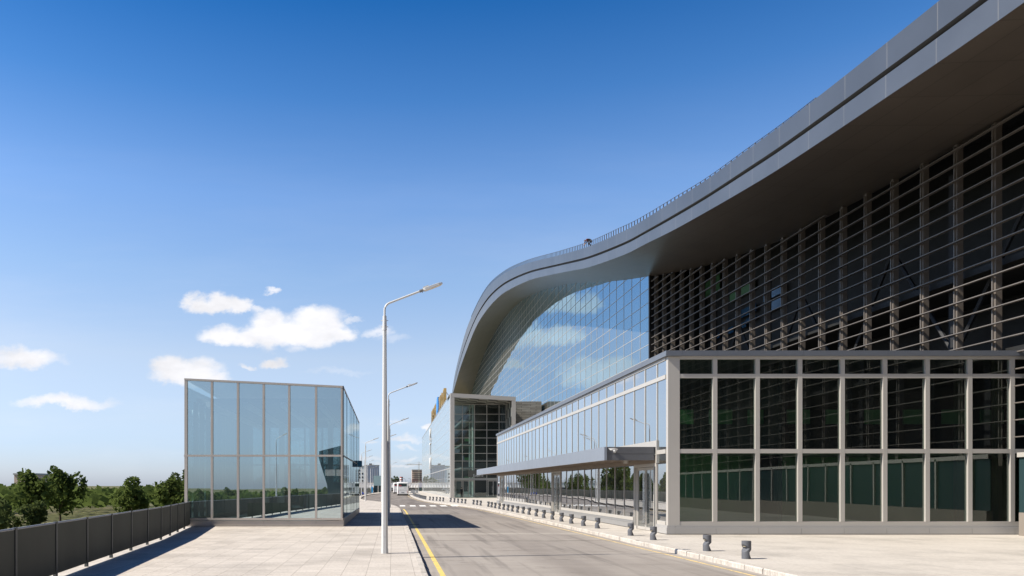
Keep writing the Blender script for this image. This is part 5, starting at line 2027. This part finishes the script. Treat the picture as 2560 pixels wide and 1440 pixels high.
def person_mesh(J, rad, name, mat, parent):
    """grow one surface from a joint tree with the Skin modifier, then bake it to a mesh"""
    keys = list(J['pts'])
    me = bpy.data.meshes.new(name)
    me.from_pydata([J['pts'][k] for k in keys], [(keys.index(a), keys.index(b)) for a, b in J['edges']], [])
    tmp = bpy.data.objects.new('tmp_skin', me)
    COL.objects.link(tmp)
    tmp.modifiers.new('skin', 'SKIN')
    sv = me.skin_vertices[0].data
    for i, k in enumerate(keys):
        r = rad[k]
        sv[i].radius = r if isinstance(r, tuple) else (r, r)
        sv[i].use_root = (k == 'pelvis')
    sb_ = tmp.modifiers.new('sub', 'SUBSURF')
    sb_.levels = 2
    dg = bpy.context.evaluated_depsgraph_get()
    m2 = bpy.data.meshes.new_from_object(tmp.evaluated_get(dg))
    bpy.data.objects.remove(tmp)
    m2.name = name
    for mm in mat:
        m2.materials.append(M[mm])
    for p_ in m2.polygons: p_.use_smooth = True
    o = bpy.data.objects.new(name, m2)
    COL.objects.link(o)
    o.parent = parent
    return o
def hand(J, rad, wrist, d, side, tag_):
    """five unequal fingers, bent a little"""
    d = Vector(d).normalized()
    s = Vector(side).normalized()
    n = d.cross(s).normalized()
    w = Vector(J['pts'][wrist])
    palm = w + d * 0.085
    J['pts'][tag_ + 'palm'] = tuple(palm)
    rad[tag_ + 'palm'] = (0.034, 0.020)
    J['edges'].append((wrist, tag_ + 'palm'))
    for k, (off, ln) in enumerate(((-.030, .062), (-.010, .076), (.010, .072), (.029, .055))):
        a = palm + s * off + d * 0.025
        b = a + d * ln * .6 + n * .008
        c = b + d * ln * .45 + n * .022
        for nm, q, r in (('a', a, .0095), ('b', b, .009), ('c', c, .0075)):
            J['pts'][tag_ + str(k) + nm] = tuple(q)
            rad[tag_ + str(k) + nm] = r
        J['edges'] += [(tag_ + 'palm', tag_ + str(k) + 'a'), (tag_ + str(k) + 'a', tag_ + str(k) + 'b'), (tag_ + str(k) + 'b', tag_ + str(k) + 'c')]
    a = w + d * .045 - s * .036
    b = a + d * .045 - s * .018 + n * .012
    for nm, q, r in (('ta', a, .012), ('tb', b, .009)):
        J['pts'][tag_ + nm] = tuple(q)
        rad[tag_ + nm] = r
    J['edges'] += [(wrist, tag_ + 'ta'), (tag_ + 'ta', tag_ + 'tb')]
def head(root, c, fwd, mats):
    """skull with brow, nose, mouth, ears, eyes; hair as its own cap"""
    c = Vector(c)
    f = Vector(fwd).normalized()
    up = Vector((0, 0, 1)) - f * f.z
    up.normalize()
    r = f.cross(up).normalized()
    bm = bmesh.new()
    bmesh.ops.create_uvsphere(bm, u_segments=20, v_segments=14, radius=1.0)
    for v in bm.verts:
        x, y, z = v.co
        w = 0.078 * (1 - 0.22 * max(0, -z))
        px_, py_, pz_ = x * w, y * 0.098, z * 0.118
        if y > 0.55 and abs(x) < 0.25 and -0.35 < z < 0.1: py_ += 0.018 * (1 - abs(x) / 0.25)
        if z < -0.6: py_ += 0.012
        v.co = c + r * px_ + f * py_ + up * pz_
    me = bpy.data.meshes.new('head')
    bm.to_mesh(me)
    bm.free()
    org = Vector((0, 0, 0))
    me.materials.append(M['skin'])
    for p_ in me.polygons: p_.use_smooth = True
    o = bpy.data.objects.new('head', me)
    COL.objects.link(o)
    o.parent = root
    def small(nm, pos, sc_, mat):
        b2 = bmesh.new()
        bmesh.ops.create_uvsphere(b2, u_segments=8, v_segments=6, radius=1.0)
        for v in b2.verts:
            x, y, z = v.co
            v.co = c + r * (pos[0] + x * sc_[0]) + f * (pos[1] + y * sc_[1]) + up * (pos[2] + z * sc_[2])
        m_ = bpy.data.meshes.new(nm)
        b2.to_mesh(m_)
        b2.free()
        m_.materials.append(M[mat])
        q = bpy.data.objects.new(nm, m_)
        COL.objects.link(q)
        q.parent = o
    for s in (-1, 1):
        small('eye', (s * .031, .086, .006), (.013, .008, .008), 'hair')
        small('ear', (s * .080, -.005, -.005), (.010, .020, .032), 'skin')
    small('mouth', (0, .088, -.055), (.024, .006, .005), 'jacket_red')
    b2 = bmesh.new()
    bmesh.ops.create_uvsphere(b2, u_segments=20, v_segments=14, radius=1.0)
    for v in list(b2.verts):
        x, y, z = v.co
        zz_ = z if not (y > 0.35 and z < 0.35) else max(z, 0.38)
        zz_ = max(zz_, -0.35)
        v.co = c + r * x * 0.085 + f * (y * 0.104 - 0.008) + up * (zz_ * 0.124 + 0.006)
    m_ = bpy.data.meshes.new('hair')
    b2.to_mesh(m_)
    b2.free()
    m_.materials.append(M['hair'])
    for p_ in m_.polygons: p_.use_smooth = True
    q = bpy.data.objects.new('hair', m_)
    COL.objects.link(q)
    q.parent = root
    return o
def assign(o, mats_fn):
    for p_ in o.data.polygons:
        p_.material_index = mats_fn(p_.center)

# person standing by the entrance (half turned, arms hanging)
pr = thing('person', 'person in a black suit standing in front of the hall entrance doors', 'person', (11.62, 128.4, 0), None, R(35))
J = {'pts': {'pelvis': (0, 0, .97), 'waist': (0, 0, 1.12), 'chest': (0, .0, 1.34), 'neck': (0, .01, 1.50), 'head0': (0, .02, 1.56),
             'hipL': (-.10, 0, .92), 'hipR': (.10, 0, .92), 'kneeL': (-.11, .02, .50), 'kneeR': (.11, .03, .50), 'ankL': (-.12, -.02, .09), 'ankR': (.12, -.01, .09), 'toeL': (-.14, .15, .035), 'toeR': (.15, .16, .035),
             'shL': (-.185, 0, 1.43), 'shR': (.185, 0, 1.43), 'elL': (-.24, -.02, 1.15), 'elR': (.24, -.02, 1.15), 'wrL': (-.25, .06, .90), 'wrR': (.25, .06, .90)},
     'edges': [('pelvis', 'waist'), ('waist', 'chest'), ('chest', 'neck'), ('neck', 'head0'), ('pelvis', 'hipL'), ('pelvis', 'hipR'), ('hipL', 'kneeL'), ('hipR', 'kneeR'), ('kneeL', 'ankL'), ('kneeR', 'ankR'), ('ankL', 'toeL'), ('ankR', 'toeR'),
               ('chest', 'shL'), ('chest', 'shR'), ('shL', 'elL'), ('shR', 'elR'), ('elL', 'wrL'), ('elR', 'wrR')]}
rad = {'pelvis': (.155, .11), 'waist': (.145, .10), 'chest': (.165, .115), 'neck': .060, 'head0': .058, 'hipL': .098, 'hipR': .098, 'kneeL': .068, 'kneeR': .068, 'ankL': .052, 'ankR': .052, 'toeL': (.042, .032), 'toeR': (.042, .032),
       'shL': .072, 'shR': .072, 'elL': .052, 'elR': .052, 'wrL': .032, 'wrR': .032}
hand(J, rad, 'wrL', (0, .15, -1), (0, -1, 0), 'hl')
hand(J, rad, 'wrR', (0, .15, -1), (0, -1, 0), 'hr')
bd = person_mesh(J, rad, 'body', ['suit', 'skin'], pr)
assign(bd, lambda c: 1 if (c.z < .88 and abs(c.x) > .205 and c.z > .6) or c.z > 1.50 else 0)
head(pr, (0, .03, 1.66), (0, 1, -.05), None)
cl_ = MB()
cl_.cyl(0, .015, 1.475, 1.525, .078, .066, 14)
q = cl_.build('collar', 'shirt', None, smooth=True)
q.parent = pr

# person crouching on the roof edge, leaning forward, hands on the panel
yr = 83.0
pr2 = thing('person', 'person in red and dark clothes crouching and leaning over the roof edge', 'person', (XF + 0.42, yr, fT(yr) + 0.16), None, R(55))
J = {'pts': {'pelvis': (.05, -.28, .56), 'waist': (.02, -.12, .70), 'chest': (0, .14, .76), 'neck': (0, .30, .72), 'head0': (0, .34, .70),
             'hipL': (-.07, -.28, .50), 'hipR': (.15, -.28, .50), 'kneeL': (-.20, .08, .47), 'kneeR': (.26, .06, .45), 'ankL': (-.18, -.12, .10), 'ankR': (.22, -.14, .10), 'toeL': (-.20, .06, .05), 'toeR': (.25, .04, .05),
             'shL': (-.18, .18, .73), 'shR': (.18, .18, .73), 'elL': (-.20, .38, .50), 'elR': (.17, .40, .50), 'wrL': (-.12, .50, .28), 'wrR': (.08, .52, .28)},
     'edges': [('pelvis', 'waist'), ('waist', 'chest'), ('chest', 'neck'), ('neck', 'head0'), ('pelvis', 'hipL'), ('pelvis', 'hipR'), ('hipL', 'kneeL'), ('hipR', 'kneeR'), ('kneeL', 'ankL'), ('kneeR', 'ankR'), ('ankL', 'toeL'), ('ankR', 'toeR'),
               ('chest', 'shL'), ('chest', 'shR'), ('shL', 'elL'), ('shR', 'elR'), ('elL', 'wrL'), ('elR', 'wrR')]}
hand(J, rad, 'wrL', (.2, .5, -.9), (1, 0, 0), 'hl')
hand(J, rad, 'wrR', (-.2, .5, -.9), (1, 0, 0), 'hr')
bd = person_mesh(J, rad, 'body', ['cloth_dark', 'skin', 'jacket_red'], pr2)
assign(bd, lambda c: 1 if (c.y > .45) else (2 if c.y > .02 and c.z > .55 else 0))
head(pr2, (0, .44, .66), (0, .75, -.65), None)
# dark waiting figure seated at the left of the portal
